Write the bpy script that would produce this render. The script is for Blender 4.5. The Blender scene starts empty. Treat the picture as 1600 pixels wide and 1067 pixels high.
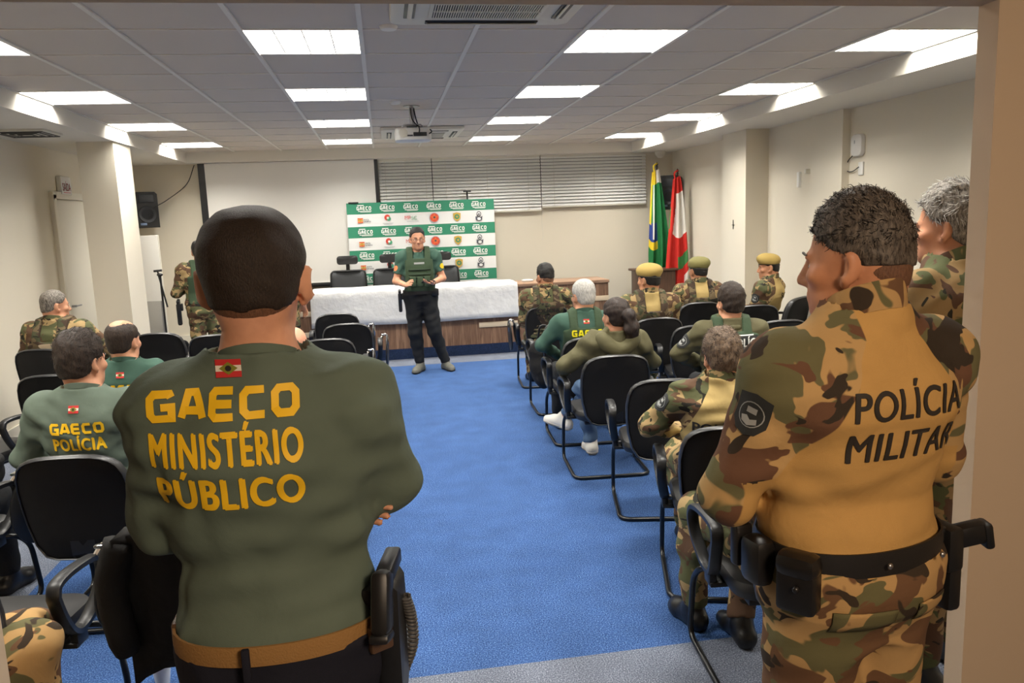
import bpy, bmesh, math, random
import numpy as np
from mathutils import Vector, Matrix
from mathutils.bvhtree import BVHTree

SC = bpy.context.scene
COL = SC.collection
random.seed(7)

# ------------------------------------------------------------------ camera
HC = 1.80
FPX = 1222.0
YAW, PITCH, ROLL = math.radians(9.008), math.radians(8.985), math.radians(-2.183)
_cy, _sy, _cp, _sp = math.cos(YAW), math.sin(YAW), math.cos(PITCH), math.sin(PITCH)
_f = Vector((_sy * _cp, _cy * _cp, -_sp)); _r = Vector((_cy, -_sy, 0)); _u = _r.cross(_f)
_cr, _sr = math.cos(ROLL), math.sin(ROLL)
_r, _u = _cr * _r + _sr * _u, -_sr * _r + _cr * _u
cd = bpy.data.cameras.new('camera'); cam = bpy.data.objects.new('camera', cd); COL.objects.link(cam)
cam.matrix_world = Matrix(((_r.x, _u.x, -_f.x, 0), (_r.y, _u.y, -_f.y, 0), (_r.z, _u.z, -_f.z, HC), (0, 0, 0, 1)))
cd.sensor_width = 36.0; cd.lens = FPX / 1600 * 36.0; cd.clip_start = 0.05
SC.camera = cam

# ------------------------------------------------------------------ world, exposure
w = bpy.data.worlds.new('world'); SC.world = w; w.use_nodes = True
w.node_tree.nodes['Background'].inputs[0].default_value = (0.05, 0.05, 0.06, 1)
w.node_tree.nodes['Background'].inputs[1].default_value = 0.3
SC.view_settings.view_transform = 'Standard'; SC.view_settings.look = 'None'
SC.view_settings.gamma = 1.0; SC.view_settings.use_curve_mapping = False
SC.view_settings.exposure = 0.0
SC.cycles.max_bounces = 8; SC.cycles.diffuse_bounces = 5; SC.cycles.glossy_bounces = 3
SC.cycles.sample_clamp_indirect = 4.0
LAMP = 68.0          # radiance of the fluorescent tubes
HALL = 50.0          # warm hallway downlight, watts
ld = bpy.data.lights.new('hallway_downlight', 'AREA'); ld.energy = HALL; ld.color = (1.0, 0.76, 0.54); ld.shape = 'DISK'; ld.size = 0.5
lo = bpy.data.objects.new('hallway_downlight', ld); COL.objects.link(lo); lo.location = (0.75, -0.75, 2.40)
lo.rotation_euler = (math.radians(32), 0, 0)

# ------------------------------------------------------------------ helpers
def lin(c):
    o = []
    for v in c[:3]:
        v = v / 255.0
        o.append(v / 12.92 if v <= .04045 else ((v + .055) / 1.055) ** 2.4)
    return (*o, 1.0)

class NT:
    def __init__(s, m):
        s.nt = m.node_tree; s.n = s.nt.nodes; s.l = s.nt.links
    def add(s, t, **kw):
        n = s.n.new(t)
        for k, v in kw.items():
            if k.startswith('i_'):
                n.inputs[int(k[2:]) if k[2:].isdigit() else k[2:]].default_value = v
            else: setattr(n, k, v)
        return n
    def link(s, a, b): s.l.new(a, b)
    def coord(s, rand=False, scale=None):
        tc = s.add('ShaderNodeTexCoord'); out = tc.outputs['Object']
        if rand:
            oi = s.add('ShaderNodeObjectInfo'); va = s.add('ShaderNodeVectorMath', operation='MULTIPLY')
            cx = s.add('ShaderNodeCombineXYZ')
            for k in range(3): s.link(oi.outputs['Random'], cx.inputs[k])
            s.link(cx.outputs[0], va.inputs[0]); va.inputs[1].default_value = (13.7, 29.1, 7.3)
            ad = s.add('ShaderNodeVectorMath', operation='ADD'); s.link(out, ad.inputs[0]); s.link(va.outputs[0], ad.inputs[1]); out = ad.outputs[0]
        if scale:
            mp = s.add('ShaderNodeMapping'); mp.inputs['Scale'].default_value = scale; s.link(out, mp.inputs[0]); out = mp.outputs[0]
        return out
    def noise(s, vec, scale, detail=2, rough=.5, dist=0):
        n = s.add('ShaderNodeTexNoise'); n.inputs['Scale'].default_value = scale; n.inputs['Detail'].default_value = detail
        n.inputs['Roughness'].default_value = rough; n.inputs['Distortion'].default_value = dist
        if vec is not None: s.link(vec, n.inputs['Vector'])
        return n.outputs[0]
    def ramp(s, fac, stops, interp='LINEAR'):
        r = s.add('ShaderNodeValToRGB'); r.color_ramp.interpolation = interp
        e = r.color_ramp.elements
        while len(e) < len(stops): e.new(0.5)
        for q, (p, c) in zip(e, stops): q.position = p; q.color = c if len(c) == 4 else (*c, 1)
        s.link(fac, r.inputs[0]); return r.outputs[0]
    def mix(s, fac, a, b):
        m = s.add('ShaderNodeMix', data_type='RGBA')
        if isinstance(fac, (int, float)): m.inputs[0].default_value = fac
        else: s.link(fac, m.inputs[0])
        for k, v in ((6, a), (7, b)):
            if isinstance(v, tuple): m.inputs[k].default_value = v
            else: s.link(v, m.inputs[k])
        return m.outputs[2]
    def bump(s, h, strength, dist=.01):
        b = s.add('ShaderNodeBump'); b.inputs['Strength'].default_value = strength; b.inputs['Distance'].default_value = dist
        s.link(h, b.inputs['Height']); s.link(b.outputs[0], s.n['Principled BSDF'].inputs['Normal'])
    def base(s, c):
        i = s.n['Principled BSDF'].inputs['Base Color']
        if isinstance(c, tuple): i.default_value = c
        else: s.link(c, i)

MATS = {}
def newmat(name, rough=.6, metal=0., spec=.5):
    m = bpy.data.materials.new(name); m.use_nodes = True
    b = m.node_tree.nodes['Principled BSDF']
    b.inputs['Roughness'].default_value = rough; b.inputs['Metallic'].default_value = metal
    b.inputs['Specular IOR Level'].default_value = spec
    MATS[name] = m; return m, NT(m)
def mat(name, col, rough=.6, metal=0., spec=.5, bump=None, var=None, rand=False):
    if name in MATS: return MATS[name]
    m, t = newmat(name, rough, metal, spec); c = lin(col)
    t.base(c)
    if bump or var: co = t.coord(rand)
    if var:
        n = t.noise(co, var[0], 3)
        k = var[1]
        t.base(t.ramp(n, [(.3, tuple(v * (1 - k) for v in c[:3])), (.7, tuple(min(1, v * (1 + k)) for v in c[:3]))]))
    if bump: t.bump(t.noise(co, bump[0], 3), bump[1], bump[2] if len(bump) > 2 else .004)
    return m
def emis(name, col, st):
    m = bpy.data.materials.new(name); m.use_nodes = True; n = m.node_tree.nodes; n.clear()
    e = n.new('ShaderNodeEmission'); e.inputs[0].default_value = lin(col); e.inputs[1].default_value = st
    o = n.new('ShaderNodeOutputMaterial'); m.node_tree.links.new(e.outputs[0], o.inputs[0]); MATS[name] = m; return m

def tag(o, label=None, cat=None, group=None, kind=None):
    if label: o['label'] = label
    if cat: o['category'] = cat
    if group: o['group'] = group
    if kind: o['kind'] = kind
    return o
def thing(name, label, cat, loc=(0, 0, 0), rz=0., group=None):
    o = bpy.data.objects.new(name, None); COL.objects.link(o); o.empty_display_size = .1
    o.location = loc; o.rotation_euler = (0, 0, rz)
    return tag(o, label, cat, group)
def link(name, me, mats, parent=None, smooth=True, loc=None, rz=None, **kw):
    o = bpy.data.objects.new(name, me); COL.objects.link(o)
    for m in (mats if isinstance(mats, (list, tuple)) else [mats]): me.materials.append(m)
    if smooth:
        me.polygons.foreach_set('use_smooth', np.ones(len(me.polygons), bool))
        if smooth is not True:
            me.set_sharp_from_angle(angle=math.radians(smooth))
    if parent: o.parent = parent
    if loc is not None: o.location = loc
    if rz is not None: o.rotation_euler = (0, 0, rz)
    return tag(o, **kw)
def copy_tree(o, parent=None):
    c = o.copy(); COL.objects.link(c)
    if parent: c.parent = parent
    for ch in list(o.children): copy_tree(ch, c)
    return c

class MB:
    """collects shapes of one part in a bmesh"""
    def __init__(s): s.bm = bmesh.new()
    def _mi(s, faces, mi):
        if mi:
            for f in faces: f.material_index = mi
    def box(s, c, size, bev=0., seg=2, mi=0, rot=None):
        r = bmesh.ops.create_cube(s.bm, size=1.0); vs = r['verts']
        for v in vs: v.co = Vector((v.co.x * size[0], v.co.y * size[1], v.co.z * size[2]))
        fs = list({f for v in vs for f in v.link_faces})
        if bev:
            es = list({e for v in vs for e in v.link_edges})
            rr = bmesh.ops.bevel(s.bm, geom=es + vs, offset=bev, segments=seg, affect='EDGES', profile=.5)
            vs = [v for v in rr['verts']]; fs = list({f for v in vs for f in v.link_faces})
            vs = list({v for f in fs for v in f.verts})
        R = rot if rot is not None else Matrix.Identity(3)
        for v in vs: v.co = R @ v.co + Vector(c)
        s._mi(fs, mi); return s
    def poly(s, pts, mi=0):
        f = s.bm.faces.new([s.bm.verts.new(p) for p in pts]); f.material_index = mi; return s
    def grid(s, rows, mi=0, close=False, flip=False, wrap=False):
        """rows: list of rows of points"""
        V = [[s.bm.verts.new(p) for p in r] for r in rows]
        n = len(V); m = len(V[0])
        for i in range(n if wrap else n - 1):
            for j in range(m if close else m - 1):
                q = [V[i][j], V[i][(j + 1) % m], V[(i + 1) % n][(j + 1) % m], V[(i + 1) % n][j]]
                if flip: q.reverse()
                try: s.bm.faces.new(q).material_index = mi
                except ValueError: pass
        return V
    def tube(s, path, r, seg=10, closed=False, mi=0, caps=True, sec=None, up=None):
        P = [Vector(p) for p in path]; n = len(P); rows = []
        rs = r if isinstance(r, (list, tuple)) else [r] * n
        prev = None
        for i, p in enumerate(P):
            a = P[(i - 1) % n] if (closed or i > 0) else p; b = P[(i + 1) % n] if (closed or i < n - 1) else p
            t = (b - a).normalized()
            if up is not None: nrm = Vector(up)
            elif prev is None: nrm = Vector((0, 0, 1)) if abs(t.z) < .9 else Vector((1, 0, 0))
            else: nrm = prev
            nrm = (nrm - t * nrm.dot(t)).normalized(); prev = nrm; bn = t.cross(nrm)
            if sec: rows.append([p + nrm * (x * rs[i]) + bn * (y * rs[i]) for x, y in sec])
            else: rows.append([p + nrm * (math.cos(k * 2 * math.pi / seg) * rs[i]) + bn * (math.sin(k * 2 * math.pi / seg) * rs[i]) for k in range(seg)])
        V = s.grid(rows, mi, close=True, wrap=closed)
        if caps and not closed:
            s.bm.faces.new(list(reversed(V[0]))).material_index = mi; s.bm.faces.new(V[-1]).material_index = mi
        return s
    def cyl(s, a, b, r, seg=16, mi=0, r2=None):
        return s.tube([a, b], [r, r if r2 is None else r2], seg, mi=mi)
    def lathe(s, prof, c=(0, 0, 0), seg=24, mi=0):
        rows = [[Vector((c[0] + r * math.cos(k * 2 * math.pi / seg), c[1] + r * math.sin(k * 2 * math.pi / seg), c[2] + z)) for k in range(seg)] for r, z in prof]
        V = s.grid(rows, mi, close=True)
        if prof[0][0] > 1e-5: s.bm.faces.new(list(reversed(V[0]))).material_index = mi
        if prof[-1][0] > 1e-5: s.bm.faces.new(V[-1]).material_index = mi
        return s
    def ell(s, c, r, mi=0, seg=14, R=None):
        q = bmesh.ops.create_uvsphere(s.bm, u_segments=seg, v_segments=max(6, seg // 2), radius=1.0); R = R or Matrix.Identity(3)
        for v in q['verts']: v.co = R @ Vector((v.co.x * r[0], v.co.y * r[1], v.co.z * r[2])) + Vector(c)
        s._mi({f for v in q['verts'] for f in v.link_faces}, mi); return s
    def pillow(s, outline, prof, mi=0, fn=None):
        """outline: closed 2D loop; prof: (scale, depth) rings from one face over the rim to the other"""
        n = len(outline); cx = sum(p[0] for p in outline) / n; cy = sum(p[1] for p in outline) / n
        rows = [[(cx + (x - cx) * k, cy + (y - cy) * k, d) for x, y in outline] for k, d in prof]
        if fn: rows = [[fn(*p) for p in r] for r in rows]
        V = s.grid(rows, mi, close=True)
        for ring, rev in ((V[0], True), (V[-1], False)):
            c = s.bm.verts.new(sum((v.co for v in ring), Vector()) / n)
            for k in range(n):
                q = [ring[k], ring[(k + 1) % n], c]
                s.bm.faces.new(q[::-1] if rev else q).material_index = mi
        return s
    def xf(s, m):
        bmesh.ops.transform(s.bm, matrix=m, verts=s.bm.verts); return s
    def obj(s, name, mats, parent=None, smooth=40, fix=True, **kw):
        if fix: bmesh.ops.recalc_face_normals(s.bm, faces=s.bm.faces)
        me = bpy.data.meshes.new(name); s.bm.to_mesh(me); s.bm.free()
        return link(name, me, mats, parent, smooth, **kw)

def rrect(w, h, r, n=6, cx=0, cy=0):
    o = []
    for qx, qy, a0 in ((1, 1, 0), (-1, 1, 90), (-1, -1, 180), (1, -1, 270)):
        for k in range(n + 1):
            a = math.radians(a0 + 90 * k / n)
            o.append((cx + qx * (w / 2 - r) + r * math.cos(a), cy + qy * (h / 2 - r) + r * math.sin(a)))
    return o
def bez(pts, n=8):
    """Catmull-Rom through points"""
    P = [Vector(p) for p in pts]; o = []
    for i in range(len(P) - 1):
        p0 = P[i - 1] if i else P[i] * 2 - P[i + 1]; p1, p2 = P[i], P[i + 1]; p3 = P[i + 2] if i + 2 < len(P) else P[i + 1] * 2 - P[i]
        for k in range(n):
            t = k / n
            o.append(.5 * (2 * p1 + (p2 - p0) * t + (2 * p0 - 5 * p1 + 4 * p2 - p3) * t * t + (3 * p1 - p0 - 3 * p2 + p3) * t ** 3))
    o.append(P[-1]); return o
def fillet(pts, r, n=5):
    """polyline with rounded corners"""
    P = [Vector(p) for p in pts]; o = [P[0]]
    for i in range(1, len(P) - 1):
        a, b, c = P[i - 1], P[i], P[i + 1]; d1 = (a - b); d2 = (c - b); rr = min(r, d1.length * .45, d2.length * .45)
        s0 = b + d1.normalized() * rr; s1 = b + d2.normalized() * rr
        for k in range(n + 1):
            t = k / n; o.append((1 - t) ** 2 * s0 + 2 * t * (1 - t) * b + t * t * s1)
    o.append(P[-1]); return o

# text as flat mesh in the xy plane; returns list of verts, faces
GLY = {  # strokes of a wide squarish alphabet, unit box 1 x 1
 'G': [[(1, .86), (.93, 1), (.18, 1), (.0, .82), (0, .18), (.14, 0), (1, 0), (1, .47), (.5, .47)]],
 'A': [[(-.04, 0), (.32, 1), (.68, 1), (1.04, 0)], [(.14, .28), (.86, .28)]],
 'E': [[(1, 1), (.15, 1), (0, .85), (0, .15), (.15, 0), (1, 0)], [(0, .5), (.95, .5)]],
 'C': [[(1, 1), (.2, 1), (0, .8), (0, .2), (.2, 0), (1, 0)]],
 'O': [[(.2, 1), (.8, 1), (1, .8), (1, .2), (.8, 0), (.2, 0), (0, .2), (0, .8), (.2, 1)]]}
def stroke_text(bm, txt, h, wl, gap, sw, cx, cy, mi=0):
    n = len(txt); W = n * wl + (n - 1) * gap; x0 = cx - W / 2
    for ch in txt:
        for st in GLY[ch]:
            closed = st[0] == st[-1]
            P = [Vector((x0 + sw / 2 + p[0] * (wl - sw), cy - h / 2 + sw / 2 + p[1] * (h - sw))) for p in st]
            if closed: P = P[:-1]
            m = len(P); Lp = []; Rp = []
            for i in range(m):
                a = P[i - 1] if (closed or i) else None; c = P[(i + 1) % m] if (closed or i < m - 1) else None
                b = P[i]; n1 = n2 = None
                if a is not None: d = (b - a).normalized(); n1 = Vector((-d.y, d.x))
                if c is not None: d = (c - b).normalized(); n2 = Vector((-d.y, d.x))
                if n1 is None: nn = n2 * (sw / 2); b = b
                elif n2 is None: nn = n1 * (sw / 2)
                else:
                    q = (n1 + n2).normalized(); nn = q * (sw / 2 / max(.45, q.dot(n1)))
                Lp.append(b + nn); Rp.append(b - nn)
            for i in range(m if closed else m - 1):
                j = (i + 1) % m
                vs = [bm.verts.new((p.x, p.y, 0)) for p in (Lp[i], Rp[i], Rp[j], Lp[j])]
                bm.faces.new(vs).material_index = mi
        x0 += wl + gap
def font_text(bm, txt, h, width, cx, cy, bold=.02, mi=0, space=1.0):
    base = bold; bold = 0.0
    cu = bpy.data.curves.new('t', 'FONT'); cu.body = txt; cu.size = 1.0; cu.align_x = 'CENTER'; cu.offset = bold; cu.space_character = space
    cu.resolution_u = 6
    ob = bpy.data.objects.new('t', cu); COL.objects.link(ob); dg = bpy.context.evaluated_depsgraph_get()
    me = ob.evaluated_get(dg).to_mesh()
    co = np.array([v.co[:] for v in me.vertices]); fs = [list(p.vertices) for p in me.polygons]
    ob.evaluated_get(dg).to_mesh_clear(); bpy.data.objects.remove(ob); bpy.data.curves.remove(cu)
    cap = 0.729
    sx = width / (co[:, 0].max() - co[:, 0].min()); sy = h / cap
    mx = (co[:, 0].max() + co[:, 0].min()) / 2
    # bold: the letters are laid down several times, slightly shifted
    for k, (dx, dy) in enumerate([(0, 0)] if base <= 0 else [(-1, 0), (1, 0), (0, 0), (-.5, .5), (.5, -.5)]):
        V = [bm.verts.new((cx + (c[0] - mx + dx * base) * sx, cy - h / 2 + (c[1] + dy * base) * sy, k * .00012)) for c in co]
        for f in fs:
            try: bm.faces.new([V[i] for i in f]).material_index = mi
            except ValueError: pass
def slab(bm, d):
    """gives flat lettering a real thickness d towards +z"""
    r = bmesh.ops.extrude_face_region(bm, geom=list(bm.faces))
    for v in [g for g in r['geom'] if isinstance(g, bmesh.types.BMVert)]: v.co.z += d
# ------------------------------------------------------------------ materials of the room
m_wall = mat('wall_paint', (222, 214, 196), .85, bump=(180, .08, .002), var=(1.2, .02))
m_wallw = mat('hall_paint', (192, 172, 148), .85, bump=(180, .08, .002))
m_soff = mat('plaster_white', (222, 217, 205), .85)
m_tile = mat('ceiling_tile', (206, 197, 186), .9, bump=(350, .15, .002))
m_tee = mat('tee_bar', (225, 221, 212), .55)
m_white = mat('white_plastic', (232, 230, 224), .4)
m_offw = mat('off_white_plastic', (218, 214, 200), .45)
m_black = mat('black_plastic', (22, 22, 23), .42)
m_blackm = mat('black_matte', (16, 16, 17), .8)
m_metalb = mat('black_tube', (14, 14, 15), .28)
m_chrome = mat('chrome', (220, 220, 222), .12, 1.)
m_steel = mat('brushed_steel', (170, 170, 172), .35, 1.)
m_doorw = mat('door_paint', (226, 220, 204), .55)

def carpet(name, a, b, c):
    m, t = newmat(name, .95, 0, .15); co = t.coord()
    n = t.noise(co, 165, 2, .75); n2 = t.noise(co, 5, 3)
    c1 = t.ramp(n, [(.33, lin(a)), (.52, lin(b)), (.68, lin(c))])
    c2 = t.ramp(n2, [(.3, (.86, .86, .86)), (.7, (1.08, 1.08, 1.08))])
    mx = t.add('ShaderNodeMix', data_type='RGBA', blend_type='MULTIPLY'); mx.inputs[0].default_value = 1
    t.link(c1, mx.inputs[6]); t.link(c2, mx.inputs[7]); t.base(mx.outputs[2]); t.bump(n, .5, .004); return m
m_cblue = carpet('blue_carpet', (24, 44, 84), (50, 80, 130), (104, 134, 178))
m_cgrey = carpet('grey_carpet', (62, 68, 82), (100, 106, 120), (150, 156, 168))
m_cdark = carpet('navy_carpet', (22, 32, 54), (34, 48, 78), (52, 68, 102))

def wood(name, cs, sc):
    m, t = newmat(name, .45, 0, .4); co = t.coord(scale=sc)
    n = t.noise(co, 3.2, 5, .62, .6); n2 = t.noise(co, 22, 3)
    t.base(t.mix(.25, t.ramp(n, [(.28 + .12 * k, lin(c)) for k, c in enumerate(cs)]), t.ramp(n2, [(.35, lin(cs[0])), (.65, lin(cs[-1]))])))
    return m
m_wood = wood('walnut_laminate', [(84, 60, 46), (128, 97, 76), (104, 78, 60), (152, 120, 96)], (5, 5, .35))
m_woodtop = wood('walnut_top', [(120, 94, 74), (150, 120, 98), (134, 106, 84), (166, 136, 112)], (.4, 5, 5))
m_strip = mat('cream_strip', (214, 196, 168), .5)
m_louv = mat('louver_aluminium', (150, 150, 150), .5)
m_tubeglow = emis('tube_glow', (255, 250, 240), LAMP)

def struct(name, mb, mats, parent=None, **kw):
    o = mb.obj(name, mats, parent, **kw)
    if not parent: o['kind'] = 'structure'
    return o

OX, OY, CZ, SZ = -0.0508, 4.5086, 2.838, 2.695
XL, XR, YB = -3.40, 4.43, 11.65
# floor: grey carpet with an inset blue field
b = MB(); xs = [XL - .2, -1.89, 2.9, XR + .2]; ys = [-2.7, 2.915, 9.83, YB + .2]
for i in range(3):
    for j in range(3):
        b.poly([(xs[i], ys[j], 0), (xs[i + 1], ys[j], 0), (xs[i + 1], ys[j + 1], 0), (xs[i], ys[j + 1], 0)], 1 if i == 1 and j == 1 else 0)
struct('floor', b, [m_cgrey, m_cblue], fix=False)
struct('wall_left', MB().box((XL - .1, 6.77, 1.4), (.2, 10.1, 2.9)), m_wall)
struct('wall_right', MB().box((XR + .1, 6.77, 1.4), (.2, 10.1, 2.9)), m_wall)
struct('wall_back', MB().box((.5, YB + .1, 1.4), (8.4, .2, 2.9)), m_wall)
# wall with the wide doorway the photograph is taken from
JL, JR, JT = -.945, 1.553, 2.292
b = MB()
b.box(((XL + JL) / 2 - .1, 1.865, 1.4), (JL - XL + .2, .07, 2.9)); b.box(((XR + JR) / 2 + .1, 1.865, 1.4), (XR - JR + .2, .07, 2.9))
b.box(((JL + JR) / 2, 1.865, (JT + 2.85) / 2), (JR - JL, .07, 2.85 - JT))
struct('wall_near', b, m_wallw)
# hallway
struct('wall_hall_left', MB().box((-2.6, -.4, 1.3), (.2, 4.3, 2.7)), m_wallw)
struct('wall_hall_right', MB().box((3.0, -.4, 1.3), (.2, 4.3, 2.7)), m_wallw)
struct('wall_hall_rear', MB().box((.2, -2.6, 1.3), (5.8, .2, 2.7)), m_wallw)
struct('ceiling_hall', MB().box((.2, -.4, 2.63), (5.8, 4.3, .1)), m_soff)
struct('baseboard_left', MB().box((XL + .008, 6.8, .05), (.016, 9.7, .1)), m_doorw)
struct('baseboard_right', MB().box((XR - .008, 5.0, .05), (.016, 6.2, .1)), m_doorw)
struct('baseboard_back', MB().box((-2.7, YB - .01, .16), (1.36, .02, .32)), m_doorw)
# pilasters and column
struct('column_right', MB().box((4.39, 7.28, 1.35), (.08, .56, 2.7)), m_wall)
struct('column_right_far', MB().box((4.29, 8.915, 1.35), (.28, .63, 2.7)), m_wall)
struct('column_left', MB().box((-2.75, 8.765, 1.35), (.34, .55, 2.7)), m_wall)
# ceiling: tiles, exposed tee bars, dropped soffits
LI, LJ = (-4, -1, 2, 5), (-3, 0, 3, 6, 9)
b = MB(); T = .625
for i in range(-4, 6):
    for j in range(-4, 11):
        if i in LI and j in LJ: continue
        x, y = OX + i * T, OY + j * T
        b.poly([(x, y, CZ), (x, y + T, CZ), (x + T, y + T, CZ), (x + T, y, CZ)])
struct('ceiling', b, m_tile, fix=False, smooth=False)
b = MB()
for i in range(-4, 7): b.box((OX + i * T, OY + 3.5 * T, CZ - .004), (.026, 15 * T, .012))
for j in range(-4, 12): b.box((OX + T, OY + j * T, CZ - .0015), (10 * T, .011, .008))
struct('trim_1', b, m_tee, smooth=False)
xl, xr, yf = OX - 4 * T, OX + 6 * T, OY + 11 * T
struct('trim_2', MB().box(((XL + xl) / 2, 6.8, (SZ + 3) / 2), (xl - XL, 9.8, 3 - SZ)), m_soff, smooth=False)
struct('trim_3', MB().box(((XR + xr) / 2, 6.8, (SZ + 3) / 2), (XR - xr, 9.8, 3 - SZ)), m_soff, smooth=False)
struct('trim_4', MB().box(((xl + xr) / 2, (yf + YB) / 2, (SZ + 3) / 2), (xr - xl, YB - yf, 3 - SZ)), m_soff, smooth=False)
struct('trim_5', MB().box(((xl + xr) / 2, 1.95, CZ + .05), (xr - xl, .12, .1)), m_soff, smooth=False)

# ceiling luminaires: housing, glowing tubes panel, louver of white blades
def luminaire():
    r = thing('ceiling_light', 'x', 'ceiling light')
    b = MB(); h = .085; q = .300
    b.box((0, 0, h + .006), (.62, .62, .012))
    for s in (-1, 1):
        b.box((s * .306, 0, h / 2), (.012, .62, h)); b.box((0, s * .306, h / 2), (.60, .012, h))
    b.obj('housing', m_louv, r, smooth=False)
    b = MB(); b.poly([(-q, -q, .078), (-q, q, .078), (q, q, .078), (q, -q, .078)])
    b.obj('tube_panel', m_tubeglow, r, smooth=False, fix=False)
    b = MB()
    for k in (-1, 0, 1): b.box((k * .15, 0, .026), (.006, .6, .044))
    for k in range(-2, 3): b.box((0, k * .1, .026), (.6, .004, .044))
    b.obj('louver', m_louv, r, smooth=False)
    return r
L0 = luminaire(); cl = {-4: 'column by the left soffit', -1: 'column left of the projector', 2: 'column right of the projector', 5: 'column by the right soffit'}
rw = {-3: 'over the doorway', 0: 'first visible row from the camera', 3: 'second visible row from the camera', 6: 'third visible row from the camera', 9: 'farthest row near the screen'}
first = True
for i in LI:
    for j in LJ:
        o = L0 if first else copy_tree(L0); first = False
        o.location = (OX + (i + .5) * T, OY + (j + .5) * T, CZ - .004)
        tag(o, 'square louvered ceiling light, ' + cl[i] + ', ' + rw[j], 'ceiling light', 'square ceiling lights')

# ------------------------------------------------------------------ window blinds, screen, banner
b = MB(); b.box((1.99, YB - .004, 2.32), (3.9, .01, .74)); struct('window_1', b, mat('night_glass', (40, 44, 50), .1))
m_slat = mat('blind_slat', (240, 240, 236), .5)
def blind(x0, x1, zb, lab):
    r = thing('window_blind', lab, 'blind', (0, YB - .06, 0), 0, 'horizontal window blinds')
    b = MB(); z = 2.66; a = math.radians(55); k = 0
    while z > zb + .03:
        R = Matrix.Rotation(a, 3, 'X'); b.box(((x0 + x1) / 2, 0, z), (x1 - x0 - .004, .050, .002), rot=R); z -= .046
    b.obj('slats', m_slat, r, smooth=False, label='grey horizontal blind slats')
    MB().box(((x0 + x1) / 2, 0, 2.68), (x1 - x0 - .008, .03, .028)).obj('head_rail', m_offw, r)
    MB().box(((x0 + x1) / 2, 0, zb + .008), (x1 - x0 - .008, .026, .018), .004).obj('bottom_rail', m_offw, r)
    b = MB()
    for f in (.12, .5, .88):
        x = x0 + (x1 - x0) * f; b.cyl((x, -.016, zb), (x, -.016, 2.68), .0016, 6)
    b.obj('cord', m_offw, r); return r
blind(0.0, .757, 1.885, 'narrow left section of grey blind beside the screen')
blind(.763, 2.358, 1.885, 'wide middle section of grey blind above the banner')
blind(2.364, 3.985, 1.93, 'right section of grey blind nearest the flags')
b = MB(); r = bez([(2.37, YB - .08, 1.93), (2.365, YB - .04, 1.7), (2.38, YB - .03, 1.52), (2.36, YB - .03, 1.45)], 6); b.tube(r, .003, 6)
b.obj('blind_cord', m_offw, label='thin white pull cord hanging below the blinds', cat='cord')

r = thing('projection_screen', 'large white projection screen with black side borders on back wall', 'screen', (0, 11.53, 0))
MB().box((-1.21, 0, 1.83), (2.30, .006, 1.72)).obj('screen_fabric', mat('screen_white', (228, 226, 220), .8), r, smooth=False)
MB().box((-2.405, 0, 1.83), (.09, .008, 1.72)).obj('black_border', m_black, r, smooth=False); MB().box((-.035, 0, 1.83), (.05, .008, 1.72)).obj('black_border', m_black, r, smooth=False)
b = MB(); b.box((-1.21, -.005, .955), (2.44, .03, .05), .008); b.obj('bottom_bar', m_black, r)
MB().box((-1.21, -.008, .99), (2.3, .01, .012)).obj('bar_edge', m_white, r)

# banner
BX0, BX1, BT, BB, BY = -.48, 1.62, 2.085, .55, 11.42
r = thing('event_banner', 'green and white striped banner with repeated logos behind the table', 'banner', (0, BY, 0))
m_bg = mat('banner_green', (38, 122, 92), .6); m_bw = mat('banner_white', (226, 226, 224), .6); m_tw = mat('print_white', (240, 242, 238), .6)
b = MB(); z = BT; rows = []; k = 0
while z > BB:
    h = .158 if k % 2 == 0 else .175; z2 = max(BB, z - h); n = 24
    rr = []
    for zz in (z, z2): rr.append([(BX0 + (BX1 - BX0) * i / n, .003 * math.sin(i * .7), zz) for i in range(n + 1)])
    b.grid(rr, k % 2); rows.append((k % 2, (z + z2) / 2)); z = z2; k += 1
o = b.obj('banner_sheet', [m_bg, m_bw], r, smooth=False); s = o.modifiers.new('s', 'SOLIDIFY'); s.thickness = .004; s.offset = 1
cols = [BX0 + 2.1 * f for f in (.115, .27, .428, .585, .74, .892)]
def flat(bm, mi, pts): bm.faces.new([bm.verts.new((x, y, 0)) for x, y in pts]).material_index = mi
def ring(bm, mi, cx, cy, r, n=16, k=1., rot=0.): flat(bm, mi, [(cx + r * math.cos(rot + 2 * math.pi * i / n) * k, cy + r * math.sin(rot + 2 * math.pi * i / n)) for i in range(n)])
def star(bm, mi, cx, cy, r, r2, n=5): flat(bm, mi, [(cx + (r if i % 2 == 0 else r2) * math.sin(math.pi * i / n), cy + (r if i % 2 == 0 else r2) * math.cos(math.pi * i / n)) for i in range(2 * n)])
def bar(bm, mi, cx, cy, w_, h_): flat(bm, mi, [(cx - w_ / 2, cy - h_ / 2), (cx + w_ / 2, cy - h_ / 2), (cx + w_ / 2, cy + h_ / 2), (cx - w_ / 2, cy + h_ / 2)])
m_red = mat('print_red', (190, 62, 48), .6); m_or = mat('print_orange', (206, 96, 44), .6); m_gold = mat('print_gold', (186, 150, 62), .6)
m_dk = mat('print_dark', (66, 68, 76), .6); m_gr = mat('print_green', (60, 140, 104), .6); m_grey = mat('print_grey', (170, 172, 174), .6)
bl = bmesh.new()
EM = []
def lift(bm, start, d=.0012):
    bm.verts.ensure_lookup_table()
    for v in list(bm.verts)[start:]: v.co.z += d
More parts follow.
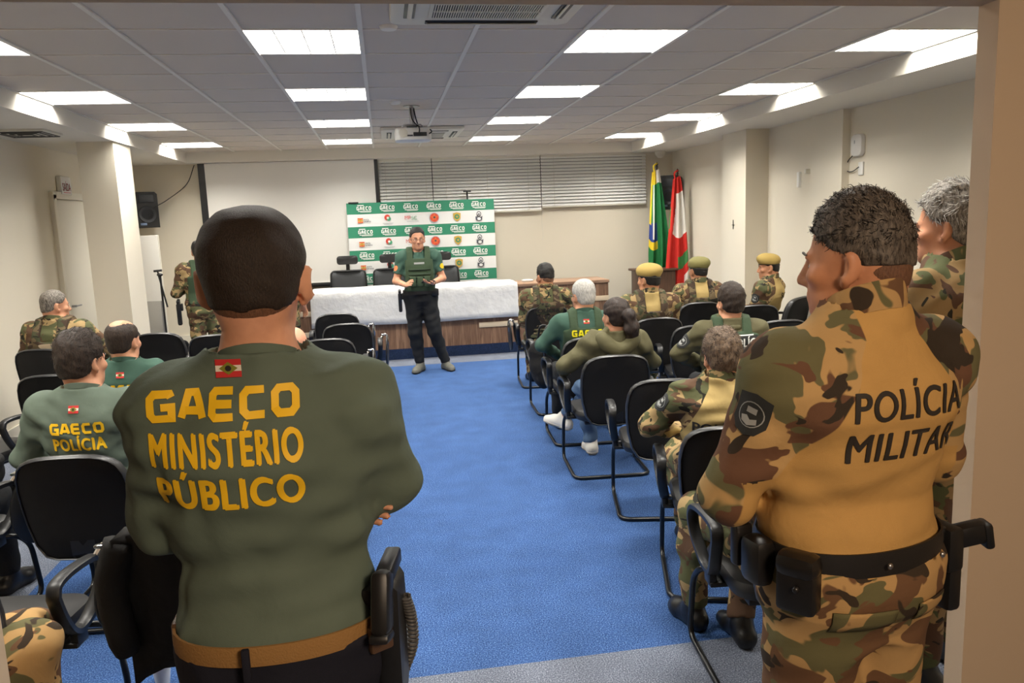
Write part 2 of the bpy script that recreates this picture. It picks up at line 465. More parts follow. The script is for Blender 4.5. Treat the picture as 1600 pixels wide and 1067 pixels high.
for typ, zc in rows:
    for ci, cx in enumerate(cols):
        if typ == 0:
            stroke_text(bl, 'GAECO', .052, .036, .006, .0105, cx, zc + .004)
            bar(bl, 0, cx - .045, zc + .045, .09, .011); bar(bl, 0, cx + .01, zc - .037, .19, .009); bar(bl, 0, cx + .02, zc - .051, .15, .005)
        else:
            be = bmesh.new()
            if ci == 0:
                for q in (-1, 0, 1): bar(be, 1 if q else 2, cx - .06, zc + q * .024, .075, .02)
                s0 = len(be.verts); ring(be, 2, cx - .06, zc, .018, 8); lift(be, s0)
                font_text(be, 'SANTA', .02, .075, cx + .022, zc + .012, .02, 3); font_text(be, 'CATARINA', .02, .105, cx + .035, zc - .016, .02, 3)
            elif ci == 1:
                ring(be, 0, cx - .006, zc + .03, .042, 14); s0 = len(be.verts); ring(be, 4, cx + .014, zc + .012, .03, 14); lift(be, s0); s0 = len(be.verts); ring(be, 6, cx, zc + .024, .017, 12); lift(be, s0, .0024)
                bar(be, 5, cx, zc - .05, .15, .007); bar(be, 5, cx, zc - .064, .12, .006)
            elif ci == 2:
                font_text(be, 'MP', .055, .085, cx - .05, zc + .02, .0, 0); font_text(be, 'SC', .055, .075, cx + .042, zc + .012, .0, 4); bar(be, 5, cx + .02, zc - .035, .17, .006)
            elif ci == 3:
                ring(be, 5, cx, zc + .005, .07, 20); s0 = len(be.verts); ring(be, 0, cx, zc + .005, .062, 20); lift(be, s0)
                s0 = len(be.verts); star(be, 1, cx, zc + .005, .062, .03); lift(be, s0, .0024); s0 = len(be.verts); ring(be, 3, cx, zc + .008, .016, 8); lift(be, s0, .0036)
            elif ci == 4:
                flat(be, 2, [(cx + x, zc + y) for x, y in ((-.055, .055), (0, .068), (.055, .055), (.05, -.02), (0, -.066), (-.05, -.02))])
                s0 = len(be.verts); ring(be, 7, cx, zc + .005, .036, 14); lift(be, s0); s0 = len(be.verts); star(be, 2, cx, zc + .005, .026, .011); lift(be, s0, .0024)
            else:
                ring(be, 3, cx, zc + .035, .038, 12, .9); s0 = len(be.verts); ring(be, 6, cx, zc + .035, .026, 12, .9); lift(be, s0)
                s0 = len(be.verts); star(be, 3, cx, zc + .03, .022, .01); lift(be, s0, .0024)
                flat(be, 3, [(cx + x, zc + y) for x, y in ((-.05, .0), (-.02, -.012), (.03, -.012), (.05, .005), (.045, -.05), (0, -.068), (-.045, -.05))])
                s0 = len(be.verts); ring(be, 6, cx, zc - .036, .02, 10, 1.4); lift(be, s0)
            EM.append((be, 'emblem', [m_red, m_or, m_gold, m_dk, m_gr, m_grey, m_bw, m_bg], None))
def stand_up(bm, y):
    for v in bm.verts: v.co = Vector((v.co.x, y - v.co.z, v.co.y))
for bm_, nm, ms, lb in ((bl, 'lettering', [m_tw], 'white repeated lettering on the green stripes'), *EM):
    stand_up(bm_, -.0125); me = bpy.data.meshes.new(nm); bm_.to_mesh(me); bm_.free(); link(nm, me, ms, r, False, label=lb) if len(me.polygons) else None
b = MB()
for x, zt in ((-.38, 2.09), (1.24, 2.2)):
    b.cyl((x, .03, .02), (x, .03, zt), .012, 8); b.box((x, .01, zt), (.11 if zt > 2.1 else .14, .05, .02), .004); b.box((x, .03, .01), (.3, .3, .02))
b.obj('stand', m_black, r)

# ------------------------------------------------------------------ counter on a carpeted plinth
CY = 10.33
b = MB(); b.box((.52, (CY + YB) / 2, .07), (5.04, YB - CY, .14)); struct('floor_plinth', b, m_cdark)
r = thing('counter', 'long walnut laminate counter with cream strips facing the seats', 'counter', (0, CY, .14))
b = MB(); b.box((.5, .02, .37), (5.0, .035, .74)); b.box((-1.985, .3, .37), (.03, .56, .74)); b.box((2.985, .3, .37), (.03, .56, .74)); b.obj('front_panel', m_wood, r)
MB().box((.5, .29, .76), (5.02, .62, .04), .004).obj('top', m_woodtop, r)
for x0, x1, z in ((-2.0, 3.0, .53), (1.2, 3.0, .258), (-2.0, -.95, .258)):
    MB().box(((x0 + x1) / 2, -.004, z), (x1 - x0, .02, .066), .002).obj('strip', m_strip, r, label='cream horizontal strip')
# table cloth
random.seed(3)
b = MB(); X0, X1 = -.965, 1.735; n = 60; rows = []
prof = [(.60, .805), (.45, .806), (.3, .806), (.15, .806), (.02, .806), (-.022, .80), (-.034, .78), (-.036, .7), (-.038, .62), (-.04, .55), (-.042, .49), (-.043, .42), (-.045, .345)]
for k, (y, z) in enumerate(prof):
    row = []
    for i in range(n + 1):
        f = i / n; x = X0 + (X1 - X0) * f; d = max(0, (.80 - z)) / .45
        wv = (math.sin(f * 37 + k * .1) * .35 + math.sin(f * 91 + 2 + k * .3) * .25 + math.sin(f * 17 + k) * .4)
        row.append((x + (d * .02 * (f - .5)), y - d * .012 * (wv + 1) + (.004 * math.sin(f * 60 + k * 2) if d < .1 else 0), z + .004 * math.sin(f * 23 + k * 2.1) * (1 - d) * (1 if y > 0 else 0) + (d * .008 * math.sin(f * 9))))
    rows.append(row)
b.grid(rows)
for sx, xx in ((-1, 0), (1, n)):   # side drops
    ed = [rows[k][xx] for k in range(5)]
    b.grid([ed, [(p[0] + sx * .015, p[1], p[2] - .1) for p in ed], [(p[0] + sx * .02, p[1], p[2] - .3) for p in ed]])
o = b.obj('tablecloth', mat('cloth_white', (228, 228, 226), .85, bump=(14, .5, .02), var=(9, .03)), smooth=True, loc=(0, CY, .14), label='white tablecloth draped over the middle of the long counter', cat='tablecloth')
o.modifiers.new('s', 'SOLIDIFY').thickness = .003
MB().lathe([(0, 0), (.075, 0), (.085, .02), (.05, .03), (0, .032)], seg=20).obj('white_dish', m_white, loc=(1.94, CY + .34, .92), label='small white dish on the counter right of the tablecloth', cat='dish')

# mesh office chairs behind the counter
m_mesh = mat('mesh_fabric', (58, 60, 62), .8)
def office_chair(x, y, rz, lab):
    r = thing('office_chair', lab, 'office chair', (x, y, .14), rz, 'office chairs behind the counter')
    o = [(-.23, 0), (-.25, .1), (-.235, .42), (-.2, .45), (.2, .45), (.235, .42), (.25, .1), (.23, 0)]
    fr = [Vector((p[0], .03 - .12 * (p[0] / .25) ** 2 * .3, p[1] + .56)) for p in o]
    MB().tube(fillet(fr + [fr[0]], .03, 3)[:-1], .014, 8, closed=True).obj('back_frame', m_black, r)
    b = MB(); b.grid([[(x_ * (.235 if 0 < j < 5 else .21), .03 - .035 * x_ * x_, .56 + .44 * j / 5) for x_ in [-1 + i / 4 for i in range(9)]] for j in range(6)])
    q = b.obj('back_mesh', m_mesh, r); q.modifiers.new('s', 'SOLIDIFY').thickness = .004
    b = MB(); b.pillow(rrect(.29, .12, .04), [(.9, -.022), (1, -.012), (1, .012), (.9, .022)], fn=lambda x_, z_, d: (x_, d - .03 - .5 * x_ * x_ + .045, 1.16 + z_)); b.obj('headrest', m_black, r)
    b = MB(); b.box((0, .06, 1.05), (.05, .02, .2), .008); b.box((0, .07, .75), (.06, .03, .55), .01); b.obj('spine', m_black, r)
    MB().pillow(rrect(.48, .46, .09), [(.93, .42), (1, .44), (1, .47), (.94, .49)], fn=lambda x_, y_, d: (x_, y_ - .22, d)).obj('seat', m_blackm, r)
    for s in (-1, 1):
        b = MB(); b.tube([(s * .2, -.15, .43), (s * .3, -.15, .45), (s * .3, -.15, .66)], .016, 8); b.box((s * .3, -.18, .67), (.07, .24, .025), .01); b.obj('armrest', m_black, r)
    b = MB(); b.cyl((0, -.2, .1), (0, -.2, .43), .028)
    for k in range(5):
        a = k * 2 * math.pi / 5; b.tube([(0, -.2, .11), (.28 * math.cos(a), -.2 + .28 * math.sin(a), .06)], [.025, .016], 8); b.ell((.28 * math.cos(a), -.2 + .28 * math.sin(a), .03), (.028, .028, .03), seg=10)
    b.obj('base', m_black, r)
office_chair(-.51, 11.22, 0, 'mesh office chair with headrest at the left end of tablecloth')
office_chair(.08, 11.22, .1, 'mesh office chair with headrest just left of the speaker')
office_chair(.80, 11.22, 0, 'mesh office chair with headrest just right of the speaker')
# ------------------------------------------------------------------ auditorium chairs
m_fab = mat('black_chair_fabric', (21, 20, 20), .8, bump=(600, .25, .002), spec=.3)
m_rim = mat('chair_edge_trim', (34, 34, 35), .38, spec=.6)
m_vin = mat('seat_vinyl', (30, 29, 29), .5, bump=(250, .1, .002))
def backfn(z0, lean=.19, wrap=.32):
    # x, z on the panel, d depth (+ towards the sitter)
    def fn(x, z, d): return (x, d - .305 - lean * (z - .42) - .03 * math.sin((z - .42) / .47 * math.pi) * -.6 + wrap * x * x, z)
    return fn
OB = [(.203, .842), (.220, .80), (.229, .74), (.229, .66), (.222, .58), (.200, .48), (.165, .425), (.12, .41), (0, .405)]
OB = [(0, .896), (.06, .895), (.11, .890), (.15, .880), (.18, .865)] + OB
OB = OB + [(-x, z) for x, z in reversed(OB[1:-1])]
def make_chair(arms='LR', tablet='', tilt=0.):
    r = thing('auditorium_chair', 'x', 'chair')
    MB().pillow(OB, [(.0001, -.026), (.6, -.03), (.93, -.027), (.985, -.018), (1., -.006), (.99, .002)], fn=backfn(0)).obj('back_shell', m_fab, r)
    b = MB(); f_ = backfn(0); b.grid([[f_(x * k, .65 + (z - .65) * k, d) for x, z in OB] for k, d in ((.962, -.029), (.975, -.0325), (.995, -.027), (1.014, -.015), (1.014, -.003), (.985, .006), (.962, -.002))], close=True, wrap=True); b.obj('edge_trim', m_rim, r)
    MB().pillow(OB, [(.985, .0), (.99, .014), (.96, .03), (.85, .042), (.4, .046), (.0001, .046)], fn=backfn(0)).obj('backrest', m_vin, r)
    so = rrect(.47, .46, .10, 6)
    def sf(x, y, d): return (x, y + .01, d - .10 * max(0, (y - .12)) ** 2 * 8 * .4 + .02 * max(0, -y - .1))
    MB().pillow(so, [(.0001, .395), (.8, .395), (.95, .41), (1.0, .435), (1.0, .45), (.96, .47), (.8, .48), (.3, .478), (.0001, .476)], fn=sf).obj('seat', m_vin, r)
    MB().box((0, 0, .39), (.36, .34, .03), .01).obj('seat_pan', m_black, r)
    b = MB(); b.tube(fillet([(0, -.10, .385), (0, -.27, .385), (0, -.325, .42), (0, -.332, .50)], .08), 1., sec=[(-.008, -.05), (.008, -.05), (.008, .05), (-.008, .05)], up=(0, 0, 1)); b.obj('back_bracket', m_black, r)
    for s in (-1, 1):
        p = fillet([(s * .05, .08, .383), (s * .255, .16, .383), (s * .262, .25, .30), (s * .262, .30, .014), (s * .262, -.21, .014), (0, -.21, .014)], .075)
        MB().tube(p, .0125, 10).obj('leg_frame', m_metalb, r)
    for s, c in ((-1, 'L'), (1, 'R')):
        if c not in arms: continue
        lp = [(s * .292, -.155, .655), (s * .29, -.135, .693), (s * .29, -.06, .704), (s * .29, .06, .694), (s * .292, .13, .672), (s * .292, .155, .62), (s * .287, .135, .55), (s * .276, .075, .475), (s * .268, .03, .445), (s * .268, -.02, .448), (s * .276, -.07, .49), (s * .288, -.125, .575)]
        lp = [(x, y, .44 + (z - .44) * .90) for x, y, z in lp]; lp = bez(lp + [lp[0]], 4)[:-1]
        b = MB(); b.tube(lp, 1., closed=True, up=(1, 0, 0), sec=[(-.022, -.008), (-.014, -.0125), (.014, -.0125), (.022, -.008), (.022, .008), (.014, .0125), (-.014, .0125), (-.022, .008)])
        b.box((s * .235, .0, .40), (.09, .08, .02), .005); b.box((s * .268, .0, .425), (.03, .07, .06), .008)
        b.obj('armrest', m_black, r)
    if tablet:
        s = -1 if tablet == 'L' else 1; x0_, sn, cs = (.385, .5, .87) if tablet == 'RT' else (.348, .08, .997)
        tb = thing('writing_tablet', None, None); tb.parent = r
        b = MB(); b.pillow([(.12 * math.cos(a) * (1 if math.cos(a) > 0 else .95), .17 * math.sin(a)) for a in [2 * math.pi * k / 28 for k in range(28)]], [(.95, -.008), (1, -.004), (1, .004), (.95, .008)], fn=lambda y, z, d: (s * (x0_ + .04 * (z + .17) + sn * y + cs * d), .10 + cs * y - sn * d, .535 + z))
        b.obj('tablet_board', m_black, tb)
        b = MB(); b.tube(bez([(s * .30, .10, .66), (s * .325, .115, .70), (s * .352, .11, .70), (s * .362, .10, .64), (s * .356, .10, .57)], 5), .011, 8); b.box((s * .33, .11, .702), (.05, .045, .014), .005)
        b.obj('hinge', m_chrome, tb, label='chrome tablet hinge')
    return r
CH0 = {}
CHAIRS = {}
def chair(key, xb, yb, deg, label, arms='LR', tablet='', group='black padded auditorium chairs'):
    """xb, yb: where the middle of the backrest's top stands"""
    k = (arms, tablet)
    if k in CH0: o = copy_tree(CH0[k])
    else: o = CH0[k] = make_chair(arms, tablet)
    a = math.radians(deg); d = .395
    o.location = (xb - math.sin(a) * d, yb + math.cos(a) * d, 0); o.rotation_euler = (0, 0, a)
    tag(o, label, 'chair', group); CHAIRS[key] = (o.location.copy(), a); return o
# right block, aisle column from the front
chair('a', 1.62, 7.80, -4, 'black chair of the camouflage officer nearest the counter, right of the aisle', tablet='L')
chair('b', 1.56, 6.62, -2, 'black aisle chair just in front of the grey-haired man, hung with dark bag')
chair('c', 1.50, 5.63, -3, 'black chair under the grey-haired man in the green vest')
chair('d', 1.45, 4.83, -4, 'black chair carrying the woman with the ponytail')
chair('e', 1.50, 4.02, -12, 'empty black chair between the ponytailed woman and the short-haired camouflage man')
chair('f', 1.42, 3.02, -16, 'black chair of the short-haired man in tan and camouflage shirt')
chair('g', 1.38, 2.24, -6, 'black chair half hidden behind the standing officer at the doorway')
# second and third columns
chair('B', 2.32, 6.45, -3, 'black chair behind the officer with tan beret nearest the flags')
chair('x', 2.46, 5.88, -14, 'black chair left of the man with the white-lettered vest')
chair('E', 2.44, 4.78, -14, 'black chair under the man with white-lettered green vest')
chair('C', 3.10, 7.38, -4, 'black chair under the officer with dark olive beret')
chair('y', 3.46, 6.92, -8, 'small-looking black chair just right of the dark-haired seated head')
chair('z', 3.18, 5.88, -6, 'black chair with square back between vest man and right wall')
chair('D', 4.17, 7.36, 34, 'black chair of the beret officer seated by the right wall')
chair('s', 3.88, 6.12, -8, 'black chair against the right wall, left of the standing officer\'s face')
chair('I', 2.93, 3.68, -8, 'black chair mostly hidden behind the two standing officers on the right')
# left block
chair('L1', -.52, 8.18, 0, 'farthest black chair left of the aisle, with chrome tablet hinge', tablet='R')
chair('L2', -.38, 7.30, 0, 'second black chair left of the aisle counted from the counter', tablet='R')
chair('L3', -.50, 6.38, 0, 'third black chair left of the aisle counted from the counter', tablet='R')
chair('ber', -.70, 5.10, 4, 'black chair of the yellow beret wearer behind the standing instructor')
chair('bal', -.50, 4.05, 4, 'black chair of the bald person behind the standing instructor')
chair('Lg', -.60, 2.42, -6, 'black chair with dark jacket over it beside the standing instructor')
chair('P3', -1.36, 3.40, -4, 'black chair under the dark-haired man with yellow lettering', tablet='')
chair('P2', -1.62, 4.62, -2, 'black chair of the balding bearded man in green')
chair('Lx', -2.06, 7.40, -6, 'wide black chair back in front of the left column')
chair('Lw', -1.50, 7.05, 0, 'black chair right of the wide one, partly behind the instructor', tablet='R')
chair('Ly', -2.66, 8.30, -38, 'black chair turned sideways at the foot of the left column')
chair('P1', -2.80, 6.78, -10, 'black chair under the cropped-haired officer by the left wall')
chair('Lm', -2.22, 5.48, -2, 'empty black chair between the wall officer and dark-haired man')
chair('Lo', -2.74, 5.0, -20, 'black chair turned towards the aisle at the left picture edge', tablet='RT')
chair('Lk', -2.14, 3.40, -6, 'black chair at the left edge with its tablet folded down', tablet='RT')
chair('Lh', -1.45, 2.40, -8, 'nearest black chair at lower left with open loop armrest', tablet='RT')
# ------------------------------------------------------------------ solid modelling of people: blended distance fields -> one continuous mesh
def v3(*a): return np.array(a, dtype=np.float32)
def cap(a, b, ra, rb=None, cut=False):
    a = np.array(a, np.float32); b = np.array(b, np.float32); rb = ra if rb is None else rb; ab = b - a; L2 = float(ab @ ab) + 1e-9; L = math.sqrt(L2)
    def fn(P):
        tt = ((P - a) @ ab) / L2; t = np.clip(tt, 0, 1); q = P - a - t[..., None] * ab
        d = np.sqrt((q * q).sum(-1)) - (ra + (rb - ra) * t)
        return np.maximum(d, (tt - 1) * L) if cut else d
    R = max(ra, rb); return dict(fn=fn, lo=np.minimum(a, b) - R, hi=np.maximum(a, b) + R)
def elli(c, r, R=None):
    c = np.array(c, np.float32); r = np.array(r, np.float32); R = np.eye(3, dtype=np.float32) if R is None else np.array(R, np.float32)
    def fn(P):
        q = (P - c) @ R; k0 = np.sqrt(((q / r) ** 2).sum(-1)); k1 = np.sqrt(((q / (r * r)) ** 2).sum(-1)) + 1e-6
        return k0 * (k0 - 1) / k1
    m = float(r.max()); return dict(fn=fn, lo=c - m, hi=c + m)
def evalf(prims, vox, off=0., k=.03, disp=None, clip=None, cuts=()):
    pad = off + .03 + 2 * vox
    lo = np.min([p['lo'] for p in prims], 0) - pad; hi = np.max([p['hi'] for p in prims], 0) + pad
    n = np.ceil((hi - lo) / vox).astype(int) + 1
    D = np.full(n, 1., np.float32); ax = [lo[i] + np.arange(n[i], dtype=np.float32) * vox for i in range(3)]
    for p in prims:
        kk = p.get('k', k); m = kk + off + .03 + vox
        i0 = np.maximum(np.floor((p['lo'] - m - lo) / vox).astype(int), 0); i1 = np.minimum(np.ceil((p['hi'] + m - lo) / vox).astype(int) + 1, n)
        sl = tuple(slice(a, b) for a, b in zip(i0, i1))
        P = np.stack(np.meshgrid(*[ax[i][sl[i]] for i in range(3)], indexing='ij'), -1).astype(np.float32)
        d = p['fn'](P).astype(np.float32); A = D[sl]
        if p.get('sub'):
            d = -d; h = np.maximum(kk - np.abs(A - d), 0) / kk; D[sl] = np.maximum(A, d) + h * h * kk * .25
        else:
            h = np.maximum(kk - np.abs(A - d), 0) / kk; D[sl] = np.minimum(A, d) - h * h * kk * .25
    D -= off
    if disp is not None or clip is not None:
        idx = np.nonzero(D < .06); P = np.stack([ax[i][idx[i]] for i in range(3)], -1)
        d = D[idx]
        if disp is not None:
            nb = np.abs(d) < .06; d[nb] -= disp(P[nb])
        if clip is not None: d = np.maximum(d, clip(P))
        D[idx] = d
    return D, lo
def snet(D, lo, vox):
    S = D < 0; nx, ny, nz = D.shape
    c = [S[i:nx - 1 + i, j:ny - 1 + j, k:nz - 1 + k] for i in (0, 1) for j in (0, 1) for k in (0, 1)]
    cnt = sum(x.astype(np.int8) for x in c); act = (cnt > 0) & (cnt < 8)
    I = np.stack(np.nonzero(act), -1); N = len(I); idx = np.full(act.shape, -1, np.int32); idx[tuple(I.T)] = np.arange(N)
    acc = np.zeros((N, 3), np.float32); num = np.zeros(N, np.float32)
    for axn in range(3):
        o1, o2 = [q for q in range(3) if q != axn]
        for a in (0, 1):
            for b in (0, 1):
                p0 = I.copy(); p0[:, o1] += a; p0[:, o2] += b; p1 = p0.copy(); p1[:, axn] += 1
                d0 = D[tuple(p0.T)]; d1 = D[tuple(p1.T)]; x = (d0 < 0) != (d1 < 0)
                t = np.where(x, d0 / np.where(x, d0 - d1, 1), 0)
                q = p0 - I; q = q.astype(np.float32); q[:, axn] += t
                acc[x] += q[x]; num[x] += 1
    V = lo + (I + acc / num[:, None]) * vox
    Q = []
    for axn in range(3):
        o1, o2 = (axn + 1) % 3, (axn + 2) % 3
        sl0 = [slice(None)] * 3; sl1 = [slice(None)] * 3; sl0[axn] = slice(0, -1); sl1[axn] = slice(1, None)
        A, B = S[tuple(sl0)], S[tuple(sl1)]; E = np.stack(np.nonzero(A != B), -1)
        ok = (E[:, o1] > 0) & (E[:, o2] > 0) & (E[:, o1] < D.shape[o1] - 1) & (E[:, o2] < D.shape[o2] - 1); E = E[ok]
        ins = A[tuple(E.T)]
        q = []
        for a, b in ((-1, -1), (0, -1), (0, 0), (-1, 0)):
            e = E.copy(); e[:, o1] += a; e[:, o2] += b; q.append(idx[tuple(e.T)])
        q = np.stack(q, -1); q[~ins] = q[~ins][:, ::-1]; Q.append(q)
    Q = np.concatenate(Q); Q = Q[(Q >= 0).all(1)]
    return V.astype(np.float32), Q
def meshQ(name, V, Q):
    me = bpy.data.meshes.new(name); n = len(Q)
    me.vertices.add(len(V)); me.vertices.foreach_set('co', V.ravel())
    me.loops.add(n * 4); me.loops.foreach_set('vertex_index', Q.ravel().astype(np.int32))
    me.polygons.add(n); me.polygons.foreach_set('loop_start', np.arange(0, n * 4, 4, dtype=np.int32)); me.polygons.foreach_set('loop_total', np.full(n, 4, np.int32))
    me.update(calc_edges=True); return me
def relax(V, Q, it=1, f=.5):
    for _ in range(it):
        S = np.zeros_like(V); c = np.zeros(len(V), np.float32)
        for i in range(4):
            for j in (1, 3):
                np.add.at(S, Q[:, i], V[Q[:, (i + j) % 4]]); np.add.at(c, Q[:, i], 1)
        V = V + f * (S / np.maximum(c, 1)[:, None] - V)
    return V
def solid(name, prims, vox, mats, parent, off=0., k=.03, disp=None, clip=None, it=1, mask=None, **kw):
    D, lo = evalf(prims, vox, off, k, disp, clip); V, Q = snet(D, lo, vox); V = relax(V, Q, it)
    me = meshQ(name, V, Q)
    if mask is not None:
        at = me.attributes.new('mask', 'FLOAT', 'POINT'); at.data.foreach_set('value', np.clip(mask(V), -1, 1).astype(np.float32))
    o = link(name, me, mats, parent, True, **kw); return o
def folds(seed, amp, f=1.):
    rg = np.random.RandomState(seed); K = rg.normal(0, 1, (7, 3)) * np.array([10, 10, 13]) * f; ph = rg.uniform(0, 6.28, 7); K2 = rg.normal(0, 5, (7, 3)) * f
    def fn(P):
        o = 0
        for i in range(7): o = o + np.sin(P @ K[i].astype(np.float32) + ph[i] + 1.6 * np.sin(P @ K2[i].astype(np.float32) + ph[i] * 2)) * (.6 if i > 3 else 1)
        return (amp / 3.2) * o
    return fn
def rotm(yaw=0, pitch=0, roll=0):
    return np.array(Matrix.Rotation(math.radians(yaw), 3, 'Z') @ Matrix.Rotation(math.radians(pitch), 3, 'X') @ Matrix.Rotation(math.radians(roll), 3, 'Y'), np.float32)

# --- cloth, skin and hair materials
def skin(name, col, warm=0):
    if name in MATS: return MATS[name]
    m, t = newmat(name, .5, 0, .35); co = t.coord(True); c = lin(col)
    n = t.noise(co, 22, 4); t.base(t.ramp(n, [(.3, (c[0] * .88, c[1] * .82, c[2] * .8)), (.7, (min(1, c[0] * 1.08), c[1] * 1.05, c[2] * 1.02))])); t.bump(t.noise(co, 300, 2), .12, .001)
    b = m.node_tree.nodes['Principled BSDF']; b.inputs['Subsurface Weight'].default_value = .08; b.inputs['Subsurface Radius'].default_value = (.01, .004, .002)
    return m
def camo_color(t, co, cols, sc=1.):
    mp = t.add('ShaderNodeMapping'); mp.inputs['Scale'].default_value = (8 * sc, 8 * sc, 11 * sc); t.link(co, mp.inputs[0])
    out = lin(cols[0])
    for k, (c, th, off) in enumerate(((cols[1], .50, 0), (cols[2], .545, 7.3), (cols[3], .615, 15.1))):
        ad = t.add('ShaderNodeVectorMath', operation='ADD'); ad.inputs[1].default_value = (off, off * .7, off * 1.3); t.link(mp.outputs[0], ad.inputs[0])
        n = t.noise(ad.outputs[0], 1.0 + .15 * k, 2.2, .5, .9)
        f = t.ramp(n, [(th - .006, (0, 0, 0)), (th + .006, (1, 1, 1))]); out = t.mix(f, out, lin(c))
    return out
def clothbump(t, co, fine=700, coarse=9, s=.35):
    a = t.noise(co, coarse, 3, .5, .6); b_ = t.noise(co, fine, 1)
    ma = t.add('ShaderNodeMath', operation='MULTIPLY_ADD'); ma.inputs[1].default_value = .06; t.link(b_, ma.inputs[0]); t.link(a, ma.inputs[2]); t.bump(ma.outputs[0], s, .02)
CAMO = [(158, 134, 94), (86, 88, 60), (88, 66, 50), (42, 40, 34)]
def camo(name, cols=CAMO, sc=1.):
    if name in MATS: return MATS[name]
    m, t = newmat(name, .85, 0, .2); co = t.coord(True); t.base(camo_color(t, co, cols, sc)); clothbump(t, co); return m
def combat(name, tan, cols=CAMO, sc=1.):
    """tan torso, camouflage where the 'mask' attribute (sleeves, yoke) is positive"""
    if name in MATS: return MATS[name]
    m, t = newmat(name, .85, 0, .2); co = t.coord(True)
    a = t.add('ShaderNodeAttribute'); a.attribute_name = 'mask'
    ma = t.add('ShaderNodeMath', operation='MULTIPLY_ADD'); ma.inputs[1].default_value = 350.; ma.inputs[2].default_value = .5; ma.use_clamp = True; t.link(a.outputs['Fac'], ma.inputs[0])
    n = t.noise(co, 6, 3); c = lin(tan); tc = t.ramp(n, [(.3, tuple(v * .93 for v in c[:3])), (.7, tuple(min(1, v * 1.05) for v in c[:3]))])
    t.base(t.mix(ma.outputs[0], tc, camo_color(t, co, cols, sc))); clothbump(t, co); return m
def cloth(name, col, s=.3, rough=.8, coarse=9):
    if name in MATS: return MATS[name]
    m, t = newmat(name, rough, 0, .25); co = t.coord(True); c = lin(col)
    n = t.noise(co, 5, 3); t.base(t.ramp(n, [(.3, tuple(v * .92 for v in c[:3])), (.7, tuple(min(1, v * 1.07) for v in c[:3]))])); clothbump(t, co, 700, coarse, s); return m
def hairm(name, a, b, sc=120):
    if name in MATS: return MATS[name]
    m, t = newmat(name, .6, 0, .35); co = t.coord(True, (sc, sc, sc * .35)); n = t.noise(co, 1, 3, .7)
    t.base(t.ramp(n, [(.35, lin(a)), (.7, lin(b))])); t.bump(n, .6, .004); return m

# --- torso profile along the spine (from the hip joint, for a 1.77 m body)
TT = [-.12, -.05, .03, .10, .19, .30, .38, .44, .48, .52, .56, .60]
TA = [.105, .165, .180, .170, .162, .176, .186, .182, .165, .120, .074, .06]
TF = [.075, .105, .115, .112, .108, .116, .116, .104, .090, .072, .060, .052]
TB = [.085, .125, .125, .108, .098, .108, .118, .114, .104, .084, .064, .054]
TC = [0., 0., .0, .010, .014, .0, -.010, -.012, -.010, -.008, -.004, 0.]

